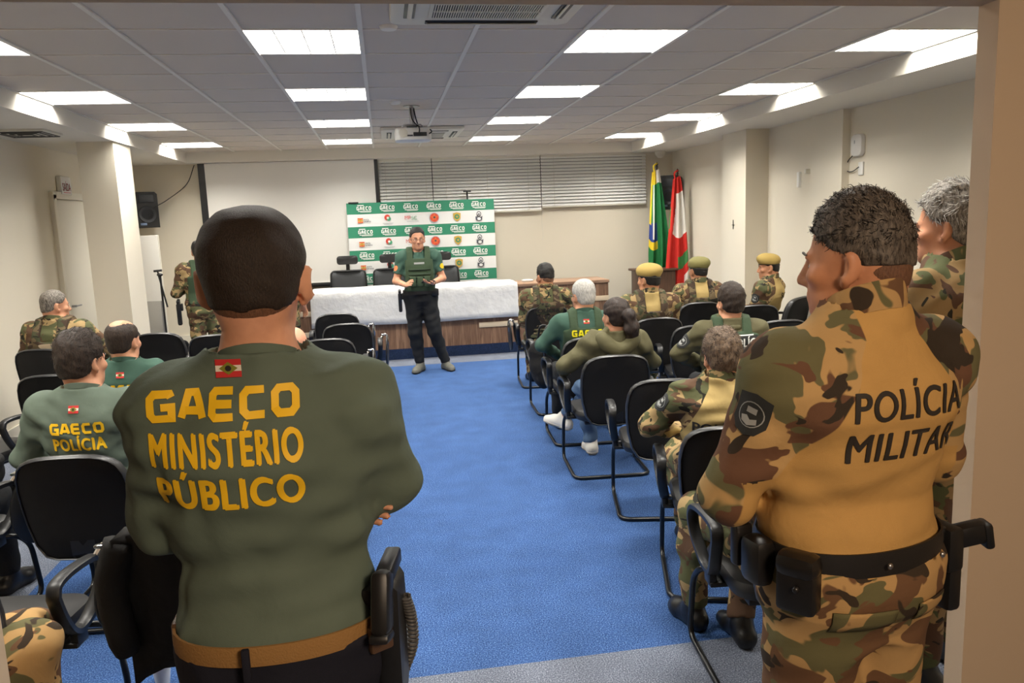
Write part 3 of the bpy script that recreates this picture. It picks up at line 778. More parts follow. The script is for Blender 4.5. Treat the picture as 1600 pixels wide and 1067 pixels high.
class Person:
    pass
def person(label, loc, rz, s=1., stand=False, lean=0., roll=0., head=(0, 0, 0), hfwd=.02, elbows=None, wrists=None, knees=None, ankles=None, feet=None, sk='skin_tan', skcol=(196, 146, 116),
           vox=.009, hz=None, girth=1., sh=1., shirt=None, pants=None, boots=None, bare_arm=False, sleeve=1., hands=True, curl=.5, hand_dir=None, hand_up=None, belt=.075, face=False, hairst='short', hairmat=None, foldamp=.006, shirt_off=.008, collar=None, seed=0, nk=0., headk=1., hup=0., headx=1., lock=450):
    r = thing('person', label, 'person', loc, rz); p = Person(); p.root = r; p.s = s; p.vox = vox
    hz = hz if hz is not None else (.93 * s if stand else .515)
    H0 = v3(0, 0, hz); la, ra = math.radians(lean), math.radians(roll)
    Rt = np.array(Matrix.Rotation(ra, 3, 'Y') @ Matrix.Rotation(la, 3, 'X'), np.float32); p.Rt, p.H0 = Rt, H0
    T = lambda x, y, t: H0 + Rt @ v3(x * s, y * s, t * s); p.T = T
    skm = skin(sk, skcol)
    gx = girth
    def torso(P):
        q = (P - H0) @ Rt; t = q[..., 2] / s; a = np.interp(t, TT, TA).astype(np.float32) * s * gx; y = q[..., 1] - np.interp(t, TT, TC).astype(np.float32) * s
        b_ = np.where(y > 0, np.interp(t, TT, TF), np.interp(t, TT, TB)).astype(np.float32) * s * gx
        n = 2.35; rho = (np.abs(q[..., 0] / a) ** n + np.abs(y / b_) ** n) ** (1 / n)
        d = (rho - 1) * np.minimum(a, b_); return np.maximum(d, np.maximum(t - .60, -.12 - t) * s)
    c0 = np.array([T(x, y, t) for x in (-.2, .2) for y in (-.14, .14) for t in (-.13, .61)])
    TOR = dict(fn=torso, lo=c0.min(0), hi=c0.max(0), k=.035)
    # joints
    SH = {sd: T(g * .188 * sh, -.006, .468) for sd, g in (('L', -1), ('R', 1))}
    hx = .088 * s; HP = {'L': v3(-hx, .0, hz), 'R': v3(hx, .0, hz)}
    if stand:
        EL = {'L': T(-.245, -.01, .19), 'R': T(.245, -.01, .19)}; WR = {'L': T(-.25, .06, -.06), 'R': T(.25, .06, -.06)}
        KN = {'L': v3(-.105, .015, .50 * s), 'R': v3(.105, .015, .50 * s)}; AN = {'L': v3(-.125, -.03, .09), 'R': v3(.125, -.03, .09)}
    else:
        EL = {'L': T(-.245, .05, .20), 'R': T(.245, .05, .20)}; WR = {'L': v3(-.13, .26, hz + .12), 'R': v3(.13, .26, hz + .12)}
        KN = {'L': v3(-.14, .43 * s, .50), 'R': v3(.14, .43 * s, .50)}; AN = {'L': v3(-.14, .42, .09), 'R': v3(.14, .42, .09)}
    for dst, src in ((EL, elbows), (WR, wrists), (KN, knees), (AN, ankles)):
        if src:
            for kq, vq in src.items(): dst[kq] = v3(*vq)
    p.SH, p.EL, p.WR, p.KN, p.AN = SH, EL, WR, KN, AN
    # neck + head
    nb = T(0, -.008, .545); hc = T(0, 0, .585) + v3(0, hfwd * s, .098 * s + hup); Rh = rotm(*head); p.hc, p.Rh = hc, Rh; hs = s ** .6 * headk
    Hd = lambda x, y, z: hc + Rh @ v3(x * hs * headx, y * hs, z * hs); p.Hd = Hd; p.hs = hs
    E = lambda c, rr, R=None: elli(Hd(*c), np.array(rr) * hs * (np.array([headx, 1, 1]) if R is None else 1), Rh if R is None else Rh @ R)
    headp = [dict(E((0, -.014, .036), (.0765, .098, .099)), k=.03), dict(E((-.026, -.022, .055), (.052, .080, .075)), k=.03), dict(E((.026, -.022, .055), (.052, .080, .075)), k=.03), dict(E((0, .026, -.03), (.063, .070, .088)), k=.03), dict(E((0, .043, -.078), (.046, .046, .036)), k=.03),
             dict(E((0, .074, -.098), (.022, .020, .018)), k=.025), dict(E((0, -.05, -.025), (.06, .055, .07)), k=.03),
             dict(cap(Hd(-.034, .080, .022), Hd(.034, .080, .022), .012 * hs), k=.015),
             dict(E((-.033, .092, .002), (.017, .014, .012)), sub=True, k=.012), dict(E((.033, .092, .002), (.017, .014, .012)), sub=True, k=.012),
             dict(cap(Hd(0, .092, .012), Hd(0, .112, -.028), .0085 * hs, .0125 * hs), k=.012), dict(cap(Hd(-.011, .100, -.034), Hd(.011, .100, -.034), .009 * hs), k=.008),
             dict(E((-.046, .062, -.018), (.024, .024, .02)), k=.02), dict(E((.046, .062, -.018), (.024, .024, .02)), k=.02),
             dict(cap(Hd(-.018, .089, -.058), Hd(.018, .089, -.058), .0075 * hs), k=.01), dict(cap(Hd(-.014, .088, -.070), Hd(.014, .088, -.070), .0085 * hs), k=.01)]
    ears = []
    for g in (-1, 1):
        Re = rotm(-g * 34, 8, g * 8)
        ears += [dict(E((g * .087, -.014, -.004), (.0095, .023, .036), Re), k=.008), dict(E((g * .077, .0, -.035), (.008, .010, .014)), k=.008),
                 dict(E((g * .097, -.004, .0), (.008, .011, .022), Re), sub=True, k=.006)]
    neck = [dict(cap(nb + Rt @ v3(0, 0, -.02), Hd(0, -.022, -.055), .060 * s * gx ** .5, .0565 * s * gx ** .5), k=.035)]
    trap = [dict(cap(T(g * .04, -.02, .540 + nk), T(g * .165 * sh, -.012, .492), .044 * s, .05 * s), k=.05) for g in (-1, 1)]
    trapb = [dict(cap(T(g * .035, -.02, .520), T(g * .165 * sh, -.012, .480), .040 * s, .045 * s), k=.05) for g in (-1, 1)]
    stub = [dict(cap(T(0, -.012, .46), T(0, -.010, .575 + nk), .078 * s * gx ** .5, .070 * s * gx ** .5, True), k=.02)]
    def armp(sd, fl=1., cut=False, ro=0.):
        a, e, w_ = SH[sd], EL[sd], WR[sd]; o = [dict(cap(a, e, (.058 + ro) * s, (.043 + ro) * s), k=.04), dict(elli(a, np.array([.062, .062, .068]) * s), k=.05)]
        if fl > 0: o.append(dict(cap(e, e + (w_ - e) * fl, (.043 + ro) * s, (.043 - .014 * fl + ro) * s, cut), k=.025))
        return o
    def handp(sd):
        g = -1 if sd == 'L' else 1; w_, e = WR[sd], EL[sd]
        d = v3(*(hand_dir[sd])) if hand_dir and sd in hand_dir else (w_ - e); d = d / np.linalg.norm(d)
        up = v3(*(hand_up[sd])) if hand_up and sd in hand_up else v3(0, .2, 1); up = up - d * (up @ d); up = up / np.linalg.norm(up)   # back of the hand
        sd_ = np.cross(d, up) * (1 if sd == 'L' else -1)   # towards the thumb
        o = []; cu = curl[sd] if isinstance(curl, dict) else curl
        for k_, (of, L) in enumerate(((.030, .070), (.010, .078), (-.010, .073), (-.028, .058))):
            kn = w_ + d * (.088 - .004 * abs(k_ - 1)) * s + sd_ * of * s
            o.append(dict(cap(w_ + d * .01 + sd_ * of * .55 * s, kn, .0135 * s, .0115 * s), k=.014))
            b1 = cu * .7; b2 = cu * 1.6 + .05 * k_
            m1 = kn + (d * math.cos(b1) - up * math.sin(b1) + sd_ * of * 1.5) * L * .55 * s; m2 = m1 + (d * math.cos(b2) - up * math.sin(b2)) * L * .5 * s
            o.append(dict(cap(kn, m1, .0095 * s, .0085 * s), k=.004)); o.append(dict(cap(m1, m2, .0085 * s, .0072 * s), k=.004))
        t0 = w_ + d * .025 * s + sd_ * .028 * s - up * .008; t1 = t0 + (d * .7 + sd_ * .6 - up * .25) * .045 * s; t2 = t1 + (d * .95 + sd_ * .1 - up * .3) * .034 * s
        return o + [dict(cap(t0, t1, .0125 * s, .0105 * s), k=.012), dict(cap(t1, t2, .0102 * s, .0085 * s), k=.004)]
    gl = gx ** .8
    def legp(sd, ro=0., fl=1., cut=False):
        h, kn, an = HP[sd], KN[sd], AN[sd]; m = kn + (an - kn) * .35
        back = v3(0, -.02, 0); e = kn + (an - kn) * fl
        return [dict(cap(h, kn, (.090 * gl + ro) * s, (.061 * gl + ro) * s), k=.04), dict(cap(kn, m + back * s, (.056 + ro) * s, (.054 + ro) * s), k=.03), dict(cap(m + back * s, e, (.053 + ro) * s, (.036 + .02 * (1 - fl) + ro) * s, cut), k=.03)]
    FT = {}
    def footp(sd, ro=0.):
        an = AN[sd]; yw = (feet or {}).get(sd, (-8 if sd == 'R' else 8, 0)); R = rotm(yw[0], yw[1]); b0 = an + v3(0, 0, -.09) if True else an
        q = lambda x, y, z: b0 + R @ v3(x, y, z)
        g = -1 if sd == 'L' else 1
        return [dict(cap(an, q(0, -.03, .05), (.036 + ro), (.036 + ro)), k=.03), dict(cap(q(0, -.04, .036), q(g * .006, .10, .034), .034 + ro, .036 + ro), k=.03), dict(cap(q(0, .02, .065), q(g * .004, .11, .040), .036 + ro, .028 + ro), k=.03),
                dict(cap(q(-g * .012, .11, .032), q(-g * .010, .165, .028), .030 + ro, .026 + ro), k=.02), dict(cap(q(g * .022, .10, .030), q(g * .016, .145, .027), .028 + ro, .024 + ro), k=.02)]
    arms = armp('L') + armp('R'); hnd = (handp('L') + handp('R')) if hands is True else (sum((handp(x) for x in hands), []) if hands else [])
    body = [TOR] + trapb + arms + legp('L') + legp('R') + footp('L') + footp('R') + neck + headp + ears + hnd
    p.body = solid('body', body, vox, skm, r, k=.03, it=1)
    # shirt
    q_ = lambda P: (P - H0) @ Rt
    rg = folds(seed, foldamp, 2.6)
    if shirt:
        sl = [TOR] + trap + stub
        for sd in 'LR': sl += armp(sd, 1. if sleeve >= 1 else (sleeve if sleeve > 0 else 0), True, .004)
        if sleeve <= 0:
            sl = [TOR] + trap + stub + sum(([dict(cap(SH[sd], SH[sd] + (EL[sd] - SH[sd]) * .66, .066 * s, .058 * s, True), k=.04), dict(elli(SH[sd], np.array([.064, .064, .070]) * s), k=.05)] for sd in 'LR'), [])
        def clip(P):
            q = q_(P); return np.maximum((belt - .04) * s - q[..., 2] + .004 * np.sin(q[..., 0] * 40), -np.maximum(np.sqrt(q[..., 0] ** 2 + (q[..., 1] + .01) ** 2) - .088 * s, (.562 + nk) * s - q[..., 2] - .42 * q[..., 1]))
        arm_f = [x['fn'] for sd in 'LR' for x in armp(sd)]
        def mask(V):
            q = q_(V); t = q[:, 2] / s; da = np.min([f(V) for f in arm_f], 0); dt = torso(V)
            seam = np.abs(q[:, 0]) / s - np.interp(t, [.25, .34, .54], [.23, .178, .072])   # raglan seam
            return np.maximum(np.where(t > .25, seam, -1) * s, (dt - da - .055))
        p.shirt = solid('shirt', sl, vox, shirt, r, off=shirt_off, disp=lambda P: np.maximum(rg(P), -.55 * shirt_off), clip=clip, it=1, mask=mask)
        # collar
        if collar:
            kind, cm, ch = collar; n = 28; ring = []
            for i in range(n):
                a = 2 * math.pi * i / n; rx, ry = .070 * s * gx ** .5, .072 * s * gx ** .5
                yy = -ry * math.cos(a) - .010; c = H0 + Rt @ v3(rx * math.sin(a), yy, (.566 + nk) * s - .42 * yy)
                ring.append(Vector(c))
            b = MB()
            if kind == 'crew': b.tube(ring, 1., closed=True, sec=[(-.013, -.003), (.013, -.003), (.013, .004), (-.013, .004)], up=Vector(Rt[:, 2]))
            else:
                ax = Vector(Rt[:, 2]); c0v = sum(ring, Vector()) / n; rows = []
                for d_, z_ in ((.012, -.02), (.008, ch * .5), (.004, ch), (-.004, ch), (-.004, -.02)):
                    rows.append([c + (c - c0v).normalized() * d_ + ax * z_ * (1 - .35 * max(0, -math.cos(2 * math.pi * i / n))) for i, c in enumerate(ring)])
                b.grid(rows, close=True)
            b.obj('collar', cm, r)
    if pants:
        off = .014
        sl = [TOR] + legp('L', .008, .93, True) + legp('R', .008, .93, True)
        p.pants = solid('trousers', sl, vox, pants, r, off=off, disp=folds(seed + 5, foldamp * 1.1, 2.1), clip=lambda P: q_(P)[..., 2] - (belt - .025) * s - np.maximum(P[..., 1] - .13, 0) * 3, it=1)
    if boots:
        for sd in 'LR':
            sl = footp(sd, .006); an, kn = AN[sd], KN[sd]; sl.append(dict(cap(an, an + (kn - an) * (.38 if boots[1] == 'boot' else .04), .046 * s, .052 * s, True), k=.02))
            o = solid('boot' if boots[1] == 'boot' else 'shoe', sl, min(vox, .008), boots[0], r, it=1)
            if boots[1] == 'shoe':
                yw = (feet or {}).get(sd, (-8 if sd == 'R' else 8, 0)); Rf = rotm(yw[0], yw[1]); b0 = an + v3(0, 0, -.09)
                solid('sole', footp(sd, .010), min(vox, .008), mat('sole_pale', (190, 184, 170), .7) if boots[0].name.startswith('sneaker') else mat('sole_dark', (44, 44, 42), .7), o, clip=lambda P: ((P - b0) @ Rf)[..., 2] - .024, it=1)
    # hair
    if hairst and hairmat is not None:
        th, top, line = {'buzz': (.004, .004, 'low'), 'short': (.006, .010, 'low'), 'full': (.012, .028, 'low'), 'fade': (.004, .022, 'high'), 'bald_top': (.007, .0, 'low'), 'long': (.012, .014, 'low')}[hairst]
        hp = [dict(E((0, -.014, .036), (.0765 + th, .098 + th, .099 + top)), k=.02), dict(E((-.026, -.022, .055), (.052 + th, .080 + th, .075 + top)), k=.03), dict(E((.026, -.022, .055), (.052 + th, .080 + th, .075 + top)), k=.03), dict(E((0, -.052, -.022), (.061 + th, .056 + th * .8, .068)), k=.03)]
        YS = [-.13, -.06, -.03, -.012, .012, .032, .05, .075, .11]; ZS = [-.062, -.058, -.030, .018, .022, .034, .066, .092, .10]
        if hairst == 'buzz': ZS = [-.048, -.044, -.022, .020, .024, .032, .058, .082, .09]
        if line == 'high': ZS = [-.01, -.005, .0, .03, .03, .035, .06, .078, .085]
        def hclip(P):
            q = (P - hc) @ Rh / hs; d = np.interp(q[..., 1], YS, ZS) + .003 * np.sin(q[..., 0] * 90 + q[..., 1] * 70) - q[..., 2]
            ear = .030 - np.sqrt(((q[..., 1] + .008) / .8) ** 2 + (q[..., 2] + .002) ** 2); ear = np.where(np.abs(q[..., 0]) > .05, ear, -1); d = np.maximum(d, ear)
            if hairst == 'bald_top': d = np.maximum(d, .062 - np.sqrt(q[..., 0] ** 2 * 1.1 + (q[..., 1] - .0) ** 2 * .42 + (np.minimum(q[..., 2] - .135, 0)) ** 2 * .7))
            return d * hs
        fr = folds(seed + 11, .0035 if hairst in ('full', 'fade', 'long') else .0012, 7.)
        if hairst in ('fade', 'buzz'):
            st = [dict(E((0, -.014, .036), (.0785, .100, .100)), k=.02), dict(E((0, -.052, -.022), (.062, .057, .068)), k=.03)]; kz = [-.055, -.05, -.02, .018, .02, .03, .055, .07, .08] if hairst == 'fade' else [-.070, -.068, -.045, .012, .02, .028, .055, .08, .09]
            solid('stubble', st, min(vox, .007), hairm('hair_stubble', (92, 64, 48), (120, 84, 62), 300), r, clip=lambda P: (np.interp(((P - hc) @ Rh / hs)[..., 1], YS, kz) - ((P - hc) @ Rh / hs)[..., 2]) * hs, it=1)
        p.hair = solid('hair', hp, min(vox, .007), hairmat, r, off=0., k=.03, disp=fr, clip=hclip, it=1)
    if face:
        for g in (-1, 1):
            b = MB(); b.ell(Hd(g * .033, .0725, .002), (.0125 * hs,) * 3, 0, 12); b.ell(Hd(g * .033, .0795, .002), (.0065 * hs,) * 3, 1, 10); b.obj('eye', [mat('eye_white', (225, 220, 212), .25), mat('eye_iris', (44, 28, 20), .2)], r)
            if hairmat is not None: MB().tube([Hd(g * .014, .096, .026), Hd(g * .034, .095, .033), Hd(g * .052, .082, .028)], [.0022, .003, .0018], 8).obj('eyebrow', hairmat, r)
        MB().tube([Hd(-.022, .0905, -.064), Hd(0, .0985, -.064), Hd(.022, .0905, -.064)], [.003, .0045, .003], 8).obj('mouth', mat('lip', (150, 84, 74), .5), r)
    if hairst in ('short', 'full', 'fade') and hairmat is not None and lock: strands(p, lock, .016, [hairmat, hairmat], seed + 70, .12, .0010, (lambda q: q[:, 2] > (.02 if hairst == 'fade' else -.03)), .88)
    p.torso, p.TOR, p.q_, p.trap, p.armp = torso, TOR, q_, trap, armp
    return p

def bvh(o):
    me = o.data; n = len(me.vertices); co = np.empty(n * 3, np.float32); me.vertices.foreach_get('co', co)
    li = np.empty(len(me.loops), np.int32); me.loops.foreach_get('vertex_index', li)
    return BVHTree.FromPolygons(co.reshape(-1, 3).tolist(), li.reshape(-1, 4).tolist())
def project(bm, tree, O, U, V, D, step=.015, off=.002, reach=1.2):
    """lays flat lettering (u, v) on a surface along D"""
    O, U, V, D = Vector(O), Vector(U).normalized(), Vector(V).normalized(), Vector(D).normalized()
    us = [v.co.x for v in bm.verts]; vs = [v.co.y for v in bm.verts]
    for k, (a, b) in enumerate(((min(us), max(us)), (min(vs), max(vs)))):
        x = a + step
        while x < b:
            g = list(bm.verts) + list(bm.edges) + list(bm.faces)
            bmesh.ops.bisect_plane(bm, geom=g, plane_co=(x, x, 0), plane_no=(1, 0, 0) if k == 0 else (0, 1, 0), dist=1e-5); x += step
    dead = []
    for v in bm.verts:
        h = tree.ray_cast(O + U * v.co.x + V * v.co.y, D, reach)
        if h[0] is None: dead.append(v)
        else: v.co = h[0] - D * (off + v.co.z) + h[1] * .0008
    if dead: bmesh.ops.delete(bm, geom=dead, context='VERTS')
def decal(name, bm, mats, parent, **kw):
    me = bpy.data.meshes.new(name); bm.to_mesh(me); bm.free(); return link(name, me, mats, parent, True, **kw)
m_yel = mat('print_yellow', (250, 200, 28), .6); m_pblack = mat('print_black', (40, 34, 28), .7); m_redf = mat('patch_flag_red', (196, 44, 44), .7); m_wf = mat('patch_flag_white', (232, 224, 208), .7); m_gf = mat('patch_flag_green', (128, 128, 40), .7)
def back_frame(p, u, t):
    """origin and axes for printing on the back, u metres right of the spine, t up the spine"""
    Rt = p.Rt; return p.H0 + Rt @ v3(u, -.6, t * p.s), Rt[:, 0], Rt[:, 2], Rt[:, 1]
def flag(p, u, t, w_, tree):
    bm = bmesh.new(); h = w_ * .72
    bar(bm, 0, 0, h / 3, w_, h / 3); bar(bm, 1, 0, 0, w_, h / 3); bar(bm, 0, 0, -h / 3, w_, h / 3)
    s0 = len(bm.verts); flat(bm, 2, [(-w_ * .36, 0), (0, -h * .36), (w_ * .36, 0), (0, h * .36)]); lift(bm, s0, .001); s0 = len(bm.verts); ring(bm, 3, 0, 0, h * .17, 10); lift(bm, s0, .002)
    project(bm, tree, *back_frame(p, u, t), step=.02); return decal('flag_patch', bm, [m_redf, m_wf, m_gf, m_pblack], p.shirt, label='small red and white flag patch')
def gaeco_back(p, lines, t0, width, tree, u=0.):
    """lines: list of (text, height, width factor)"""
    bm = bmesh.new(); y = 0
    for txt, h, wf in lines:
        if txt == 'GAECO': stroke_text(bm, txt, h, width * .186, width * .0175, h * .24, 0, y - h / 2, 0)
        else: font_text(bm, txt, h, width * wf, 0, y - h / 2, .050, 0, 1.14)
        y -= h * 1.34
    project(bm, tree, *back_frame(p, u, t0)); return decal('lettering', bm, [m_yel], p.shirt, label='yellow block lettering across the back')
def holster(parent, at, yaw, scale=1., pistol=True, tilt=0, mats=None):
    """holster with the butt of a pistol; local: muzzle down, grip to the rear"""
    R = Matrix.Translation(Vector(at)) @ Matrix.Rotation(math.radians(yaw), 4, 'Z') @ Matrix.Rotation(math.radians(tilt), 4, 'X') @ Matrix.Scale(scale, 4)
    b = MB(); b.pillow([(-.032, .03), (.045, .03), (.05, -.02), (.035, -.06), (.035, -.17), (.02, -.185), (-.03, -.185), (-.038, -.17), (-.036, -.03)], [(.9, -.02), (1, -.012), (1, .012), (.9, .02)], fn=lambda y, z, d: (d + .03, y, z)); b.box((.0, .0, -.01), (.02, .07, .07), .006); b.xf(R)
    h = b.obj('holster', m_black, parent)
    if pistol:
        b = MB(); b.box((.03, .012, .045), (.028, .10, .03), .006); b.box((.03, -.055, .015), (.03, .055, .10), .010, rot=Matrix.Rotation(math.radians(-18), 3, 'X')); b.box((.03, -.075, -.035), (.032, .058, .014), .005, rot=Matrix.Rotation(math.radians(-18), 3, 'X')); b.xf(R); b.obj('pistol', m_black, h)
    return h
def beltring(p, m, name='belt', t=.07, hh=.045, off=.016, tilt=0):
    rows = []; n = 48; s = p.s
    for d, z in ((0, -hh / 2), (.005, -hh / 2), (.007, 0), (.005, hh / 2), (0, hh / 2)):
        row = []
        for i in range(n):
            a = 2 * math.pi * i / n; dv = v3(math.sin(a), -math.cos(a), 0); lo_, hi_ = 0., .4   # march to the torso surface
            for _ in range(18):
                mid = (lo_ + hi_) / 2; P = p.H0 + p.Rt @ (dv * mid + v3(0, 0, t * s)); 
                if p.torso(P[None])[0] < 0: lo_ = mid
                else: hi_ = mid
            row.append(Vector(p.H0 + p.Rt @ (dv * (lo_ + off + d) + v3(0, 0, t * s + z))))
        rows.append(row)
    b = MB(); b.grid(rows, close=True, wrap=True); return b.obj(name, m, p.root)
def vest(p, m, off=.032, lo=.09, hi=.45, name='vest', wide=.165, label=None):
    s = p.s
    def clip(P):
        q = p.q_(P); t = q[..., 2] / s; x = np.abs(q[..., 0]) / s
        strap = np.maximum(np.abs(x - .105) - .036, t - .60); top = np.minimum(t - hi + .25 * np.maximum(x - .10, 0), strap)
        return np.maximum(np.maximum(lo - t, top), x - wide) * s
    o = solid(name, [p.TOR] + p.trap, p.vox, m, p.root, off=off, clip=clip, it=2, label=label)
    return o
def molle(p, vo, m, ts, w_=.24, back=True, h=.022):
    tr = bvh(vo); b = bmesh.new()
    for t in ts: bar(b, 0, 0, (t - ts[0]) * p.s, w_, h)
    O, U, V, D = back_frame(p, 0, ts[0])
    if not back: O = p.H0 + p.Rt @ v3(0, .6, ts[0] * p.s); U = -U; D = -D
    slab(b, .006); project(b, tr, O, U, V, D, step=.03); return decal('webbing', b, [m], vo)
def beret(p, m, side=-1, tilt=14):
    hc, Rh, hs = p.hc, p.Rh, p.hs; R = Rh @ rotm(0, 8, side * tilt)
    c = p.Hd(0, -.008, .092); pr = [dict(elli(c, np.array([.100, .124, .062]) * hs, R), k=.03), dict(elli(p.Hd(-side * .055, -.01, .088), np.array([.066, .10, .045]) * hs, R), k=.04), dict(elli(p.Hd(0, -.012, .050), np.array([.086, .106, .07]) * hs, Rh), k=.02)]
    def clip(P):
        q = (P - hc) @ Rh / hs; return (.034 + .12 * q[..., 1] + side * q[..., 0] * .10 - q[..., 2]) * hs
    o = solid('beret', pr, min(p.vox, .008), m, p.root, off=.002, clip=clip, disp=folds(3, .003, 3.), it=2)
    ringp = [Vector(p.Hd(.087 * math.sin(a), -.012 - .107 * math.cos(a), .036 + .12 * (-.012 - .107 * math.cos(a)) + side * .0087 * math.sin(a))) for a in [2 * math.pi * i / 28 for i in range(28)]]
    MB().tube(ringp, .006, 8, closed=True).obj('beret_band', mat('beret_band', (44, 40, 30), .6), o)
    return o
def strands(p, n, L, mats, seed=0, curl=0., rad=.0009, region=None, lay=.5, name='hair_strands'):
    """short locks rooted on the hair cap"""
    me = p.hair.data; rg = np.random.RandomState(seed); nv = len(me.vertices); co = np.empty(nv * 3, np.float32); me.vertices.foreach_get('co', co); co = co.reshape(-1, 3)
    no = np.empty(nv * 3, np.float32); me.vertices.foreach_get('normal', no); no = no.reshape(-1, 3)
    q = (co - p.hc) @ p.Rh / p.hs; ok = np.ones(nv, bool) if region is None else region(q)
    rad_ = np.linalg.norm(q / np.array([.085, .106, .12]), axis=1); ok &= rad_ > .9
    ids = np.nonzero(ok)[0]
    if len(ids) == 0: return
    ids = rg.choice(ids, n); b = MB()
    for i in ids:
        o = Vector(co[i]) ; nn = Vector(no[i]); ql = q[i]
        d = Vector(p.Rh @ v3(ql[0] * 2 + rg.normal(0, .35), .55 + rg.normal(0, .35) if ql[2] > .06 else -.2, -.5 if ql[2] < .08 else rg.normal(0, .2)))
        d = (d - nn * d.dot(nn)); d = d.normalized() if d.length > 1e-4 else Vector((1, 0, 0)); sd = nn.cross(d); l = L * rg.uniform(.6, 1.25); ph = rg.uniform(0, 6.28); pts = []
        for k in range(5):
            t = k / 4; pts.append(o - nn * .003 + nn * l * (t * (1 - lay) + .1 * t) + d * l * lay * t * 1.2 + (sd * math.cos(ph + t * 5) + nn * math.sin(ph + t * 5)) * curl * t * l)
        b.tube(pts, [rad, rad * 1.1, rad, rad * .8, rad * .4], 3, mi=int(rg.uniform() < .4) if isinstance(mats, list) and len(mats) > 1 else 0, caps=False)
    return b.obj(name, mats, p.root, smooth=True, fix=False)
# ------------------------------------------------------------------ people
SKA = ('skin_light', (206, 154, 124)); SKB = ('skin_tan', (190, 138, 106)); SKC = ('skin_brown', (150, 100, 74))
h_brown = hairm('hair_dark_brown', (26, 19, 15), (58, 44, 34)); h_wom = hairm('hair_espresso', (22, 16, 14), (56, 42, 34), 90); h_black = hairm('hair_black', (16, 14, 13), (40, 36, 33)); h_grey = hairm('hair_grey', (150, 148, 142), (205, 202, 196))
h_light = hairm('hair_light_brown', (64, 51, 41), (116, 96, 76)); h_salt = hairm('hair_salt_pepper', (58, 52, 47), (150, 142, 132)); h_buzz = hairm('hair_buzz', (30, 23, 19), (52, 40, 32), 400)
c_green = cloth('shirt_green', (94, 107, 95), .25); c_teal = cloth('shirt_teal_green', (60, 88, 76), .25); c_olive = cloth('jacket_olive', (86, 82, 58), .4); c_vest = cloth('vest_green', (58, 74, 54), .3); c_trous = cloth('black_trousers', (30, 31, 33), .35); c_jeans = cloth('blue_jeans', (74, 96, 124), .3)
c_boot = mat('boot_black', (20, 19, 19), .35, bump=(60, .2, .003)); c_shoe = mat('shoe_grey', (92, 92, 84), .7); c_sneak = mat('sneaker_white', (222, 218, 208), .6); c_nav = cloth('navy_jeans', (28, 29, 40), .3)
m_camo = camo('camouflage'); m_camov = camo('camouflage_vest', [(104, 90, 68), (68, 70, 50), (66, 53, 43), (36, 34, 30)]); m_camod = camo('camouflage_dim', [(138, 114, 78), (76, 80, 52), (80, 58, 44), (40, 38, 32)])
m_comb = combat('combat_shirt', (182, 158, 104)); m_combm = combat('combat_shirt_warm_lit', (188, 148, 88), [(184, 150, 100), (104, 100, 70), (104, 74, 56), (56, 48, 40)], .72); m_camop = camo('camouflage_warm_lit', [(176, 142, 94), (98, 94, 64), (104, 76, 54), (58, 48, 38)], .72)  # doorway uniforms: copies with the warm hallway light mixed into their colours
m_beret = mat('beret_mustard', (158, 134, 72), .9, bump=(300, .3, .003)); m_beretd = mat('beret_olive', (112, 106, 60), .9, bump=(300, .3, .003)); m_belt = mat('belt_black', (26, 24, 23), .5, bump=(300, .2, .001))
m_patch = mat('patch_black', (36, 38, 38), .8); m_patchw = mat('patch_grey', (150, 152, 150), .8)
def sleeve_patch(p, sd, size, fwd=-.35, t=.45):
    """shield patch on the upper arm"""
    a, e = p.SH[sd], p.EL[sd]; g = -1 if sd == 'L' else 1; c = a + (e - a) * t; V_ = Vector(a - e).normalized(); D = Vector((-g, -fwd, 0)); D = (D - V_ * D.dot(V_)).normalized(); U = D.cross(V_) * 1
    bm = bmesh.new(); w_, h = size, size * 1.25
    sh = lambda k: [(-.5 * w_ * k, .42 * h * k), (0, .5 * h * k), (.5 * w_ * k, .42 * h * k), (.5 * w_ * k, -.2 * h * k), (.3 * w_ * k, -.42 * h * k), (0, -.5 * h * k), (-.3 * w_ * k, -.42 * h * k), (-.5 * w_ * k, -.2 * h * k)]
    flat(bm, 0, sh(1.)); s0 = len(bm.verts); ring(bm, 1, 0, 0, w_ * .38, 20); lift(bm, s0, .0008); s0 = len(bm.verts); ring(bm, 0, 0, 0, w_ * .35, 20); lift(bm, s0, .0016)
    s0 = len(bm.verts); bar(bm, 1, 0, h * .10, w_ * .3, h * .14); lift(bm, s0, .0024)
    s0 = len(bm.verts); flat(bm, 1, [(-w_ * .26, -h * .08), (-w_ * .1, -h * .04), (w_ * .02, -h * .12), (w_ * .2, -h * .06), (w_ * .24, -h * .18), (0, -h * .26), (-w_ * .2, -h * .2)]); lift(bm, s0, .0024)
    project(bm, bvh(p.shirt), Vector(c) - D * .4, U, V_, D, step=.02, off=.003); decal('shoulder_patch', bm, [m_patch, m_patchw], p.shirt, label='dark shield patch with pale emblem')
def seat_at(key, dy=-.05, dx=0.):
    l, a = CHAIRS[key]; return (l.x - math.sin(a) * dy + math.cos(a) * dx, l.y + math.cos(a) * dy + math.sin(a) * dx, 0), a

